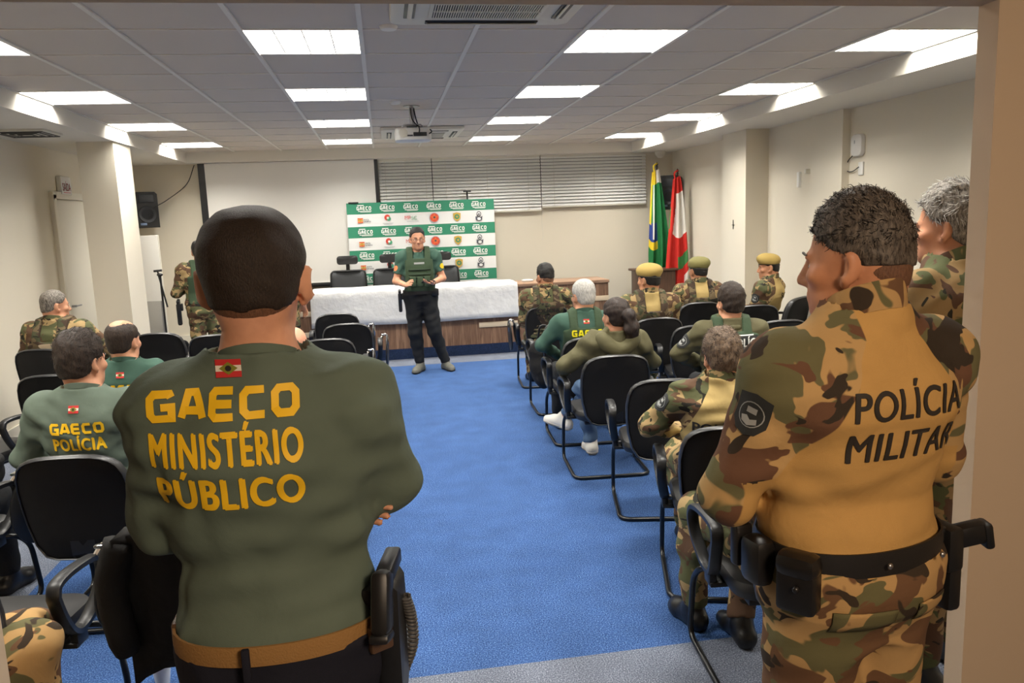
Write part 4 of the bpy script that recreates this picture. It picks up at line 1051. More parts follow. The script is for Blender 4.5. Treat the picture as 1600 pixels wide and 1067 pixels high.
# --- the instructor in green with his back to the camera
p = person('standing man seen from behind in green shirt lettered in yellow, arms folded', (-.247, 1.535, 0), math.radians(1), 1.04, True, lean=-1, head=(-2, -3, 0), sk='skin_front', skcol=(218, 164, 134), vox=.0062, girth=.95, sh=.865, nk=-.012, headk=1.0, headx=1.12, hup=.016,
           elbows={'L': (-.222, .06, 1.235), 'R': (.232, .075, 1.268)}, wrists={'L': (.070, .088, 1.212), 'R': (-.06, .27, 1.27)}, hand_dir={'L': (.94, -.33, .04), 'R': (-1, -.1, .05)}, hand_up={'L': (0, 1, .3), 'R': (0, 1, .3)}, curl=.15,
           shirt=c_green, pants=c_nav, boots=(c_boot, 'boot'), hairst='buzz', hairmat=h_buzz, foldamp=.0065, shirt_off=.014, collar=('crew', c_green, 0), seed=2, belt=.070)
FR = p; tr = bvh(p.shirt)
for lines, t_ in (([('GAECO', .056, 1.)], .529), ([('MINISTÉRIO', .064, 1.0)], .459), ([('PÚBLICO', .060, .97)], .378)): gaeco_back(p, lines, t_, .266, tr, -.055)
flag(p, -.044, .560, .046, tr)
m_tan = mat('belt_webbing_tan', (150, 112, 62), .8, bump=(250, .5, .003))
beltring(p, m_tan, 'belt', .050, .038, .026)
b = MB(); b.box(p.T(-.045, -.160, .048), (.014, .012, .062), .003); b.obj('belt_loop', c_nav, p.root)
h_ = holster(p.root, p.T(.172, -.02, .085), -12, 1.2)
b = MB(); b.box(p.T(.185, -.085, .03), (.05, .02, .055), .006, rot=Matrix.Rotation(.5, 3, 'Z')); b.obj('belt_clip', mat('leather_brown', (84, 60, 40), .5), p.root)
cc = bez([p.T(.236, -.01, .07), p.T(.246, .0, .02), p.T(.246, .02, -.05), p.T(.226, .03, -.11)], 60); hl = []
for i, q in enumerate(cc): a_ = i * .74; hl.append(q + Vector((math.cos(a_) * .010, math.sin(a_) * .010, 0)))
MB().tube(hl, .0036, 6).obj('coiled_lanyard', mat('lanyard_grey', (70, 68, 66), .5), p.root)
MB().box(p.T(-.185, -.0, .05), (.03, .06, .06), .01).obj('belt_pouch', mat('leather_brown', (84, 60, 40), .5), p.root)
g_ = MB(); g_.tube([p.Hd(.086, .0, .012), p.Hd(.083, .05, .016), p.Hd(.074, .088, .016)], .0022, 6); g_.tube([p.Hd(-.086, .0, .012), p.Hd(-.083, .05, .016), p.Hd(-.074, .088, .016)], .0022, 6)
for g in (-1, 1): g_.tube([p.Hd(g * .036 + .026 * math.cos(a), .106 - .3 * abs(g * .036 + .026 * math.cos(a) if g > 0 else .036 - .026 * math.cos(a)) * .6, .005 + .02 * math.sin(a)) for a in [2 * math.pi * i / 16 for i in range(16)]], .002, 6, closed=True)
g_.obj('glasses', m_black, p.root)

# --- military policeman at the doorway
p = person('standing man in tan shirt lettered in black with camouflage sleeves, beside the doorway', (1.03, 1.585, 0), math.radians(10), 1.035, True, lean=1, head=(32, -4, 0), sk='skin_warm', skcol=(196, 140, 106), vox=.0062, girth=1.10, sh=1.08, nk=.015, headk=1.02,
           elbows={'L': (-.300, .05, 1.165), 'R': (.325, .06, 1.17)}, wrists={'L': (-.04, .31, 1.14), 'R': (.03, .34, 1.19)}, hand_dir={'L': (1, .1, .1), 'R': (-1, 0, 0)}, hand_up={'L': (0, 1, .2), 'R': (0, 1, .2)},
           shirt=m_combm, pants=m_camop, boots=(c_boot, 'boot'), hairst='fade', hairmat=hairm('hair_curly', (38, 32, 28), (112, 102, 92)), foldamp=.006, shirt_off=.012, collar=('stand', m_camop, .045), seed=4, belt=.085, face=True)
ML = p; tr = bvh(p.shirt); bm = bmesh.new()
font_text(bm, 'POLÍCIA', .066, .285, 0, .0, .022, 0, 1.08); project(bm, tr, *back_frame(p, .01, .418)); decal('lettering', bm, [m_pblack], p.shirt, label='black block lettering across the upper back')
bm = bmesh.new(); font_text(bm, 'MILITAR', .066, .292, .004, 0, .022, 0, 1.08); project(bm, tr, *back_frame(p, .01, .330)); decal('lettering', bm, [m_pblack], p.shirt, label='black block lettering across the middle back')
sleeve_patch(p, 'L', .076, -.55, .30)
beltring(p, m_belt, 'belt', .075, .055, .020)
b = MB(); R_ = Matrix.Rotation(math.radians(-12), 3, 'Y') @ Matrix.Rotation(math.radians(-18), 3, 'Z')
b.box(p.T(.245, -.035, .02), (.05, .075, .11), .012); b.box(p.T(.262, -.03, -.075), (.042, .06, .13), .012); b.box(p.T(.215, -.02, .05), (.05, .07, .05), .01); h_ = b.obj('holster', m_black, p.root)
b = MB(); b.box(p.T(.282, -.055, .050), (.100, .042, .056), .014, rot=R_); b.box(p.T(.326, -.070, .050), (.022, .046, .066), .008, rot=R_); b.obj('pistol', m_black, h_)
RZ = Matrix.Rotation(math.radians(-62), 3, 'Z'); m_lb = mat('leather_black', (24, 22, 21), .35)
b = MB(); b.box(p.T(-.212, -.090, .045), (.085, .055, .125), .012, rot=RZ); b.obj('belt_pouch', m_lb, p.root)
b = MB(); b.box(p.T(-.215, -.092, .088), (.092, .064, .055), .022, rot=RZ); b.ell(p.T(-.237, -.112, .045), (.008, .008, .008), seg=10); b.obj('pouch_flap', m_lb, p.root)
b = MB(); b.box(p.T(-.235, .015, .055), (.055, .075, .11), .02); b.box(p.T(-.238, .07, .07), (.045, .03, .10), .008); b.obj('belt_pouch', m_lb, p.root)
b = MB()
for x in (-.04, .10): b.ell(p.T(x, -.157, .078), (.007, .005, .007), seg=10)
b.obj('belt_stud', m_steel, p.root)
bm = bmesh.new(); bar(bm, 0, -.085, 0, .135, .05); bar(bm, 0, .10, 0, .10, .045); slab(bm, .004); project(bm, bvh(p.pants), *back_frame(p, 0, -.045), step=.02); decal('pocket_flap', bm, [m_camop], p.pants)
strands(p, 1800, .016, [h_black, h_salt], 5, .35, .0010, lambda q: q[:, 2] > .05, .85)

# --- officer cut off by the door jamb, and the grey head between the two
p = person('grey-haired standing man in camouflage, mostly hidden behind the door jamb', (1.99, 2.50, 0), math.radians(24), 1.055, True, head=(16, -3, 0), sk='skin_warm2', skcol=(196, 142, 112), vox=.008, shirt=m_camod, pants=m_camod, boots=(c_boot, 'boot'), hairst='full', hairmat=h_salt, shirt_off=.014, collar=('stand', m_camod, .04), seed=9, sh=1.1, girth=1.08, face=True, hands=False)
strands(p, 700, .03, [h_grey, h_salt], 8, .05, .001, lambda q: q[:, 2] > .03, .85)
loc, a = seat_at('I'); p = person('grey-haired seated person glimpsed between the two standing officers at right', loc, a, .985, head=(10, 0, 0), sk=SKA[0], skcol=SKA[1], shirt=m_camod, pants=m_camod, boots=(c_boot, 'boot'), hairst='full', hairmat=h_grey, vox=.011, hands=False, lean=2, hz=.53)

# --- the speaker
p = person('speaker standing in front of the counter in green vest and black trousers', (.40, 9.36, 0), math.radians(180), .985, True, lean=0, head=(4, -4, 0), hfwd=.02, sk=SKA[0], skcol=SKA[1], vox=.0065,
           elbows={'L': (-.27, .02, 1.12), 'R': (.275, .03, 1.11)}, wrists={'L': (-.14, .24, 1.09), 'R': (.17, .25, 1.075)}, hand_dir={'L': (.75, .6, .05), 'R': (-.35, .8, .25)}, hand_up={'L': (.1, -.1, -1), 'R': (.8, .3, .4)}, curl={'L': .55, 'R': .2},
           knees={'L': (-.14, .03, .49), 'R': (.09, .02, .49)}, ankles={'L': (-.265, -.05, .09), 'R': (.045, -.03, .09)}, feet={'L': (22, 0), 'R': (-28, 0)}, shirt=c_teal, sleeve=0, pants=c_trous, boots=(c_shoe, 'shoe'), hairst='short', hairmat=h_black, collar=('crew', c_teal, 0), face=True, seed=12, foldamp=.006, girth=1.02, sh=1.03)
v = vest(p, c_vest, .034, .075, .46, 'ballistic_vest'); molle(p, v, cloth('webbing_green', (48, 62, 46), .2), [.16, .20, .24, .28, .33], .26, False)
b = MB()
for x in (-.085, 0, .085): b.box(p.T(x, .160, .19), (.07, .035, .12), .012)
b.obj('vest_pouch', c_vest, v); bm = bmesh.new(); bar(bm, 0, 0, 0, .12, .022); project(bm, bvh(v), p.H0 + v3(0, .6, .40), Vector((-1, 0, 0)), Vector((0, 0, 1)), Vector((0, -1, 0))); decal('name_strip', bm, [m_patchw], v)
beltring(p, m_belt, 'belt', .06, .05, .022); holster(p.root, p.T(.215, .0, .02), 0, 1.05)
b = MB(); b.box(p.T(-.17, .10, .05), (.09, .05, .085), .012); b.obj('belt_pouch', m_black, p.root)
for sd, m_ in (('R', mat('patch_orange', (214, 120, 70), .7)), ('L', m_yel)):
    a_, e_ = p.SH[sd], p.EL[sd]; g = -1 if sd == 'L' else 1; bm = bmesh.new(); ring(bm, 0, 0, 0, .032, 12); project(bm, bvh(p.shirt), Vector(a_ + (e_ - a_) * .42) + Vector((g * .3, .3, 0)), Vector((-1, g * 1, 0)), Vector((0, 0, 1)), Vector((-g, -1, 0))); decal('sleeve_badge', bm, [m_], p.shirt)
w_ = p.WR['L']; MB().tube([Vector(w_ + v3(.03 * math.cos(a), .0, .028 * math.sin(a))) for a in [2 * math.pi * i / 16 for i in range(16)]], .007, 8, closed=True).obj('wristwatch', m_black, p.root)
MB().box((0, 0, 0), (.15, .075, .009), .004, rot=Matrix.Rotation(math.radians(-20), 3, 'X')).obj('phone', m_black, loc=(.485, 9.08, 1.105), label='black phone held in the speaker\'s hands', cat='phone')
g_ = MB()
for g in (-1, 1): g_.tube([p.Hd(g * .034 + .021 * math.cos(a), .106 - .01 * abs(math.cos(a)), .003 + .015 * math.sin(a)) for a in [2 * math.pi * i / 16 for i in range(16)]], .0014, 6, closed=True); g_.tube([p.Hd(g * .06, .10, .008), p.Hd(g * .08, .03, .010), p.Hd(g * .085, -.01, .006)], .002, 6)
g_.tube([p.Hd(-.01, .11, .006), p.Hd(.01, .11, .006)], .002, 6); g_.obj('glasses', m_black, p.root)

# --- seated people on the right
def sit(key, label, top, dy=-.05, dx=0., hz=.53, turn=0., **kw):
    loc, a = seat_at(key, dy, dx); lean = kw.pop('lean', 6); s = (top - hz) / (.545 * math.cos(math.radians(lean)) + .27)
    return person(label, loc, a + math.radians(turn), s, False, lean=lean, hz=hz, **kw)
def vest_text(p, v, txts, t, u=0., mt=None):
    bm = bmesh.new(); y = 0
    for tx, h, w_ in txts:
        if tx == 'GAECO': stroke_text(bm, tx, h, w_ * .172, w_ * .035, h * .235, 0, y)
        else: font_text(bm, tx, h, w_, 0, y, .03, 0, 1.05)
        y -= h * 1.45
    project(bm, bvh(v), *back_frame(p, u, t), step=.025); decal('lettering', bm, [mt or m_pblack], v)
p = sit('a', 'seated man with short black hair and camouflage vest nearest the counter', 1.30, turn=-3, dy=-.22, head=(28, -4, 0), sk=SKB[0], skcol=SKB[1], vox=.009, shirt=m_camo, pants=m_camo, boots=(c_boot, 'boot'), hairst='fade', hairmat=h_black, collar=('stand', m_camo, .035), shirt_off=.016, girth=1.12, sh=1.1, seed=21, face=True)
v = vest(p, m_camov, .040, .05, .44, 'ballistic_vest', .19); molle(p, v, m_camov, [.10, .14, .18], .28, h=.02); vest_text(p, v, [('POLÍCIA', .05, .26), ('MILITAR', .05, .26)], .36)
p = sit('c', 'grey-haired seated man in dark green vest with yellow back lettering', 1.29, head=(22, -2, 0), sk=SKA[0], skcol=SKA[1], vox=.009, shirt=c_teal, pants=c_trous, boots=(c_boot, 'boot'), hairst='short', hairmat=h_grey, collar=('crew', c_teal, 0), girth=1.08, sh=1.06, seed=22, elbows={'L': (-.33, .0, .80), 'R': (.3, .05, .78)})
v = vest(p, c_vest, .022, .05, .455, 'tactical_vest', .19); molle(p, v, cloth('webbing_green', (48, 62, 46), .2), [.14, .18, .22], .28); vest_text(p, v, [('GAECO', .052, .24)], .415, 0, mat('print_neon', (236, 226, 30), .6)); flag(p, 0, .505, .045, bvh(p.shirt))
g_ = MB(); g_.tube([p.Hd(-.086, -.005, .012), p.Hd(-.083, .05, .016), p.Hd(-.066, .095, .012)], .003, 6); g_.obj('glasses', m_black, p.root)
p = sit('d', 'seated woman with dark ponytail and olive hooded jacket', 1.215, dx=.06, head=(26, 0, 0), sk=SKA[0], skcol=SKA[1], vox=.008, shirt=c_olive, pants=c_jeans, boots=(c_sneak, 'shoe'), hairst='long', hairmat=h_wom, shirt_off=.020, foldamp=.012, girth=.96, sh=1.0, seed=23, lean=8,
        elbows={'L': (-.34, -.02, .78), 'R': (.28, .06, .76)}, wrists={'L': (-.33, .16, .72), 'R': (.05, .26, .66)}, knees={'L': (-.14, .46, .50), 'R': (-.02, .43, .50)}, ankles={'L': (-.09, .45, .09), 'R': (-.27, .66, .24)}, feet={'L': (0, 0), 'R': (40, 8)})
pr = [dict(cap(p.Hd(.01, -.085, .055), p.Hd(.02, -.135, .02), .036, .040), k=.03), dict(cap(p.Hd(.02, -.135, .02), p.Hd(.03, -.155, -.07), .040, .046), k=.03), dict(cap(p.Hd(.03, -.155, -.07), p.Hd(.045, -.14, -.17), .046, .034), k=.03), dict(cap(p.Hd(.045, -.14, -.17), p.Hd(.05, -.13, -.22), .034, .012), k=.03)]
solid('ponytail', pr, .008, h_wom, p.root, disp=folds(6, .006, 4.), it=1); MB().tube([Vector(p.Hd(.012 + .03 * math.cos(a), -.10, .05 + .03 * math.sin(a))) for a in [2 * math.pi * i / 14 for i in range(14)]], .007, 8, closed=True).obj('hair_tie', mat('tie_tan', (176, 140, 104), .7), p.root)
pr = [dict(cap(p.T(.13 * math.cos(a0) * 1.0, -.075 - .06 * math.sin(a0), .50 + .045 * math.cos(2 * a0)), p.T(.13 * math.cos(a1), -.075 - .06 * math.sin(a1), .50 + .045 * math.cos(2 * a1)), .038, .038), k=.03) for a0, a1 in [(math.pi * (i / 8), math.pi * ((i + 1) / 8)) for i in range(8)]]
solid('hood', pr, .008, c_olive, p.shirt, disp=folds(16, .010, 1.6), it=1)
p = sit('f', 'seated man with short light brown hair in tan and camouflage shirt', 1.225, head=(16, -4, 0), sk=SKA[0], skcol=SKA[1], vox=.0075, shirt=m_comb, pants=m_camo, boots=(c_boot, 'boot'), hairst='full', hairmat=h_light, collar=('stand', m_camo, .04), shirt_off=.013, foldamp=.010, girth=1.12, sh=1.12, seed=24, lean=3, turn=-4, dx=.0, dy=.02, face=True,
        elbows={'L': (-.33, .0, .78), 'R': (.3, .1, .76)}, wrists={'L': (-.15, .27, .68), 'R': (.12, .3, .68)}, knees={'L': (-.20, .44, .5), 'R': (.15, .44, .5)})
vest_text(p, p.shirt, [('POLÍCIA', .05, .27)], .335); sleeve_patch(p, 'L', .075, -.4, .36); beltring(p, m_belt, 'belt', .05, .06, .02)
strands(p, 900, .022, [h_light, h_brown], 4, .12, .001, lambda q: q[:, 2] > .0, .8)
p = sit('g', 'seated person in camouflage trousers and black boots hidden by the standing officer', 1.28, head=(0, 0, 0), sk=SKB[0], skcol=SKB[1], vox=.009, shirt=m_camod, pants=m_camo, boots=(c_boot, 'boot'), hairst='short', hairmat=h_black, shirt_off=.012, seed=25, knees={'L': (-.20, .47, .52), 'R': (.02, .46, .5)}, ankles={'L': (-.22, .44, .09), 'R': (-.06, .28, .09)}, feet={'L': (14, 0), 'R': (6, 0)}, foldamp=.009)
def officer(key, label, top, hd, beret_m, seed, v_=True, txt=None, **kw):
    p = sit(key, label, top, head=hd, sk=SKB[0], skcol=SKB[1], vox=.009, shirt=kw.pop('shirt', m_comb), pants=m_camo, boots=(c_boot, 'boot'), hairst='buzz' if beret_m else 'short', hairmat=h_black, collar=('stand', m_camo, .035), shirt_off=.014, girth=1.10, sh=1.10, seed=seed, face=True, **kw)
    if beret_m: beret(p, beret_m, -1)
    if v_:
        v = vest(p, m_camov, .036, .05, .43, 'ballistic_vest', .19); molle(p, v, m_camov, [.12, .16, .20, .26], .28)
        if txt: vest_text(p, v, [(txt, .05, .26)], .33)
    return p
officer('B', 'seated officer with tan beret in front of the flags, seen from behind', 1.325, (34, -4, 0), m_beret, 31, txt='POLÍCIA')
officer('C', 'seated officer with dark olive beret beside the red and white flag', 1.305, (16, -4, 0), m_beretd, 32, dx=.07)
p = officer('D', 'seated officer with tan beret in profile against the right wall pilaster', 1.305, (30, -4, 0), m_beret, 33, False, turn=6, dy=.02, wrists={'L': (-.1, .33, .72), 'R': (.1, .36, .72)}); vest_text(p, p.shirt, [('SC', .06, .10)], .40, .05); sleeve_patch(p, 'L', .08, .1, .4)
p = sit('E', 'dark-haired seated man in green vest with white lettered panel', 1.27, head=(24, -2, 0), sk=SKA[0], skcol=SKA[1], vox=.008, shirt=c_olive, pants=c_trous, boots=(c_boot, 'boot'), hairst='full', hairmat=h_brown, shirt_off=.016, girth=1.1, sh=1.1, seed=26, foldamp=.010, dx=-.16, elbows={'L': (-.34, .02, .80), 'R': (.3, .05, .78)})
v = vest(p, c_vest, .034, .05, .50, 'tactical_vest', .19); tr = bvh(v); bm = bmesh.new(); bar(bm, 1, 0, 0, .27, .17); s0 = len(bm.verts); bar(bm, 0, 0, 0, .255, .155); lift(bm, s0, .001); s0 = len(bm.verts); font_text(bm, 'POLÍCIA', .058, .225, 0, .033, .03, 1); font_text(bm, 'CIVIL', .058, .17, 0, -.042, .03, 1); lift(bm, s0, .002)
project(bm, tr, *back_frame(p, .095, .39), step=.025); decal('name_panel', bm, [m_patch, m_tw], v, label='black panel with white lettering'); sleeve_patch(p, 'L', .09, -.2, .6)
solid('jacket_collar', [dict(cap(p.T(.09 * math.sin(a0), -.02 - .075 * math.cos(a0), .52), p.T(.09 * math.sin(a1), -.02 - .075 * math.cos(a1), .52), .024), k=.02) for a0, a1 in [(math.pi * (-.6 + 1.2 * i / 8), math.pi * (-.6 + 1.2 * (i + 1) / 8)) for i in range(8)]], .008, c_olive, p.shirt, it=1)
for sd in 'LR': a_ = p.SH[sd]; MB().box(a_ + v3(0, -.01, .045), (.06, .12, .03), .012).obj('shoulder_pad', c_vest, v)

# --- left block
p = sit('P3', 'dark-haired seated man in green shirt with yellow back lettering, left foreground', 1.345, head=(-24, -2, 0), sk=SKA[0], skcol=SKA[1], vox=.0075, shirt=c_green, pants=c_trous, boots=(c_boot, 'boot'), hairst='full', hairmat=h_brown, collar=('crew', c_green, 0), foldamp=.007, girth=1.02, sh=1.04, seed=41, lean=2, dy=.03, dx=-.07, face=True, elbows={'L': (-.31, .0, .78), 'R': (.3, .06, .78)})
tr = bvh(p.shirt); gaeco_back(p, [('GAECO', .052, 1.), ('POLÍCIA', .06, .95)], .44, .235, tr); flag(p, -.005, .50, .045, tr); strands(p, 800, .026, [h_brown, h_black], 9, .04, .001, lambda q: q[:, 2] > .0, .95)
p = sit('P2', 'balding bearded seated man in green shirt with yellow lettering', 1.275, head=(-18, -2, 0), sk=SKA[0], skcol=SKA[1], vox=.0085, shirt=c_teal, pants=c_trous, boots=(c_boot, 'boot'), hairst='bald_top', hairmat=h_brown, collar=('crew', c_teal, 0), seed=42, dx=.05, face=True)
tr = bvh(p.shirt); gaeco_back(p, [('GAECO', .052, 1.), ('POLÍCIA', .06, .95)], .44, .235, tr); flag(p, -.005, .50, .045, tr)
hp = [dict(elli(p.Hd(0, .04, -.075), np.array([.056, .058, .046]) * p.hs, p.Rh), k=.02)]
solid('beard', hp, .007, h_brown, p.root, clip=lambda P: np.maximum(((P - p.hc) @ p.Rh / p.hs)[..., 2] + .045, .0 - ((P - p.hc) @ p.Rh / p.hs)[..., 1]) * p.hs, it=1)
p = sit('P1', 'seated officer with cropped hair in camouflage vest by the left wall', 1.34, head=(-42, -4, 0), sk=SKA[0], skcol=SKA[1], vox=.009, shirt=m_camo, pants=m_camo, boots=(c_boot, 'boot'), hairst='buzz', hairmat=h_salt, collar=('stand', m_camo, .03), shirt_off=.018, girth=1.16, sh=1.16, seed=43, face=True, elbows={'L': (-.36, .06, .80), 'R': (.36, .08, .82)})
v = vest(p, m_camov, .042, .05, .42, 'ballistic_vest', .19); molle(p, v, m_camov, [.12, .17, .22], .30); bm = bmesh.new(); flat(bm, 0, [(.095 * math.cos(a), .045 * math.sin(a) if math.sin(a) < 0 else .012 * math.sin(a)) for a in [2 * math.pi * i / 24 for i in range(24)]]); project(bm, bvh(v), *back_frame(p, .02, .40), step=.03); decal('cream_patch', bm, [m_strip], v, label='pale half-round panel on the vest back')
p = sit('bal', 'bald seated person partly behind the standing instructor', 1.245, head=(0, 0, 0), sk='skin_pink', skcol=(214, 158, 130), vox=.009, shirt=c_teal, pants=c_trous, boots=(c_boot, 'boot'), hairst=None, seed=44, hands=False)
p = sit('ber', 'seated person with yellow beret partly behind the standing instructor', 1.20, head=(-14, -2, 0), sk=SKB[0], skcol=SKB[1], vox=.009, shirt=m_camo, pants=m_camo, boots=(c_boot, 'boot'), hairst='buzz', hairmat=h_black, seed=45, hands=False); beret(p, mat('beret_yellow', (176, 160, 84), .9, bump=(300, .3, .003)), -1)
p = sit('Lk', 'seated person in green shirt and dark trousers cut off by left picture edge', 1.30, head=(-10, 0, 0), sk=SKA[0], skcol=SKA[1], vox=.010, shirt=c_teal, pants=c_trous, boots=(c_boot, 'boot'), hairst='short', hairmat=h_black, seed=46, dx=-.08)
p = person('seated person in camouflage, only one knee showing at lower left corner', (-1.53, 2.30, 0), math.radians(-65), .97, False, lean=-6, hz=.50, sk=SKB[0], skcol=SKB[1], vox=.0085, shirt=m_camop, pants=m_camop, boots=(c_boot, 'boot'), hairst='short', hairmat=h_black, seed=47, knees={'L': (-.14, .40, .52), 'R': (.10, .42, .585)}, ankles={'L': (-.14, .36, .09), 'R': (.10, .42, .09)}, hands=False, elbows={'L': (-.22, -.04, .74), 'R': (.22, -.04, .74)}, wrists={'L': (-.04, .02, .66), 'R': (.04, .02, .66)}, foldamp=.010, shirt_off=.014)
b = MB(); b.box(p.HP if False else (.13, .30, .60), (.05, .10, .008), .003, rot=Matrix.Rotation(math.radians(20), 3, 'X')); b.obj('pocket_buckle', m_patch, p.root)

# --- two officers standing far left, behind the instructor's head
p = person('standing officer in camouflage with black holster reading paper, far left by counter', (-2.14, 9.75, 0), math.radians(20), .95, True, head=(-10, -12, 0), sk=SKB[0], skcol=SKB[1], vox=.011, shirt=m_camo, pants=m_camo, boots=(c_boot, 'boot'), hairst='short', hairmat=h_black, seed=51, shirt_off=.016, girth=1.1, sh=1.1, elbows={'L': (-.29, .06, 1.07), 'R': (.28, .08, 1.06)}, wrists={'L': (-.12, .28, 1.12), 'R': (.12, .28, 1.12)}, foldamp=.010)
vest(p, c_vest, .03, .06, .42, 'ballistic_vest', .19); beltring(p, m_belt, 'belt', .06, .05, .022); holster(p.root, p.T(-.27, -.02, .04), 170, 1.2)
MB().box((0, 0, 0), (.21, .15, .002), rot=Matrix.Rotation(math.radians(50), 3, 'X')).obj('paper_sheet', m_white, loc=(-2.34, 10.04, 1.13), rz=math.radians(20), label='white paper sheet held by the officer at far left', cat='paper')
person('standing officer in camouflage hidden behind the instructor\'s head, near the screen', (-1.24, 9.78, 0), math.radians(-20), .96, True, head=(0, 0, 0), sk=SKB[0], skcol=SKB[1], vox=.011, shirt=m_camo, pants=m_camo, boots=(c_boot, 'boot'), hairst='short', hairmat=h_black, seed=52, shirt_off=.014, sh=1.08)
# ------------------------------------------------------------------ ceiling and wall equipment
def cassette(label, cx, cy, sz, dz=.045):
    r = thing('air_conditioner', label, 'air conditioner', (cx, cy, CZ), 0, 'ceiling cassettes'); h = sz / 2
    b = MB(); b.pillow(rrect(sz, sz, .05), [(.94, -dz), (.99, -dz + .008), (1, -.02), (1, -.006), (.9, -.006)]); b.obj('panel', m_offw, r)
    b = MB(); g = h * .56; b.box((0, 0, -dz - .004), (2 * g + .04, 2 * g + .04, .006), .002, mi=0); n = 44
    b.obj('grille_frame', m_offw, r)
    b = MB(); b.box((0, 0, -dz - .0075), (2 * g, 2 * g, .002)); b.obj('grille_opening', m_blackm, r)
    b = MB()
    for i in range(n): b.box((-g + 2 * g * (i + .5) / n, 0, -dz - .011), (2 * g / n * .42, 2 * g, .006))
    for j in range(1, 4): b.box((0, -g + 2 * g * j / 4, -dz - .012), (2 * g, .008, .006))
    b.obj('grille_bars', m_offw, r)
    for k in range(4):
        R = Matrix.Rotation(k * math.pi / 2, 4, 'Z'); b = MB(); b.box((0, h * .80, -dz - .002), (sz * .62, .055, .008), .003); b.xf(R); o = b.obj('louver_slot', m_black, r); b = MB(); b.box((0, h * .80, -dz - .008), (sz * .60, .026, .006), .002, rot=Matrix.Rotation(.5, 3, 'X')); b.xf(R); b.obj('vane', m_offw, o)
    return r
cassette('air-conditioning cassette at top edge, nearest the doorway', .565, 3.79, .93)
cassette('air-conditioning cassette behind the projector near the screen', .515, 9.42, .93)
# projector
r = thing('projector', 'white projector hanging from the ceiling in front of the far cassette', 'projector', (.33, 7.42, CZ))
b = MB(); b.lathe([(0, -.006), (.075, -.006), (.075, 0)], seg=20); b.cyl((0, 0, -.006), (0, 0, -.17), .022); b.box((0, 0, -.17), (.16, .10, .014), .004)
for s in (-1, 1): b.cyl((s * .09, .03, -.165), (s * .09, .03, -.20), .007, 8)
b.obj('ceiling_mount', m_steel, r)
b = MB(); b.pillow(rrect(.33, .25, .05), [(.9, -.315), (.98, -.308), (1, -.29), (1, -.225), (.97, -.208), (.88, -.202)]); b.obj('projector_body', m_white, r)
b = MB(); b.box((.06, -.126, -.262), (.12, .008, .035), .002); b.box((-.03, -.126, -.272), (.05, .008, .012), .002); b.obj('socket_panel', m_black, r)
b = MB(); b.lathe([(.04, 0), (.04, .004), (.03, .006), (0, .006)], seg=18); b.xf(Matrix.Translation((-.09, -.126, -.25)) @ Matrix.Rotation(math.pi / 2, 4, 'X')); b.obj('vent_disc', m_offw, r)
b = MB(); b.cyl((-.05, .12, -.255), (-.05, .15, -.255), .04, 20); b.obj('lens', m_black, r)
b = MB()
b.tube(bez([(.02, -.01, -.02), (.03, -.03, -.10), (.05, -.05, -.18), (.055, -.15, -.22), (.05, -.14, -.26)], 6), .006, 6)
b.tube(bez([(-.01, -.02, -.02), (.0, -.04, -.12), (.06, -.05, -.19), (.13, -.08, -.205), (.165, -.13, -.24), (.14, -.135, -.262)], 6), .006, 6)
b.tube(bez([(-.05, -.03, -.19), (.0, -.05, -.185), (.04, -.06, -.19)], 5), .01, 6); b.obj('cables', m_black, r)
# smoke detector plates
for x, y, lb in ((.18, 7.15, 'small white ceiling plate just left of the projector mount'), (.10, 4.45, 'small white ceiling sensor beside the near air conditioner')):
    MB().lathe([(0, -.02), (.04, -.018), (.05, -.004), (.05, 0)], seg=18).obj('smoke_detector', m_white, loc=(x, y, CZ), label=lb, cat='detector')
MB().lathe([(0, -.10), (.04, -.09), (.062, -.055), (.07, -.05), (.075, -.02), (.075, 0)], seg=20).obj('dome_camera', m_offw, loc=(4.16, 11.45, SZ), label='white dome camera on the ceiling in the corner above flags', cat='camera')
b = MB(); b.box((0, 0, -.010), (.42, .42, .02), .003); 
for k in range(1, 4): b.box((0, 0, -.02 - .002 * k), (.36 - .09 * k, .36 - .09 * k, .006))
o = b.obj('air_vent', m_offw, loc=(-2.99, 7.58, SZ), label='square air vent in the left lowered ceiling', cat='vent')
b = MB()
for k in range(4): s = .38 - .09 * k; b.tube([(-s / 2, -s / 2, -.022 - .002 * k), (s / 2, -s / 2, -.022 - .002 * k), (s / 2, s / 2, -.022 - .002 * k), (-s / 2, s / 2, -.022 - .002 * k)], .008, 4, closed=True)
b.obj('vent_slot', m_black, o)
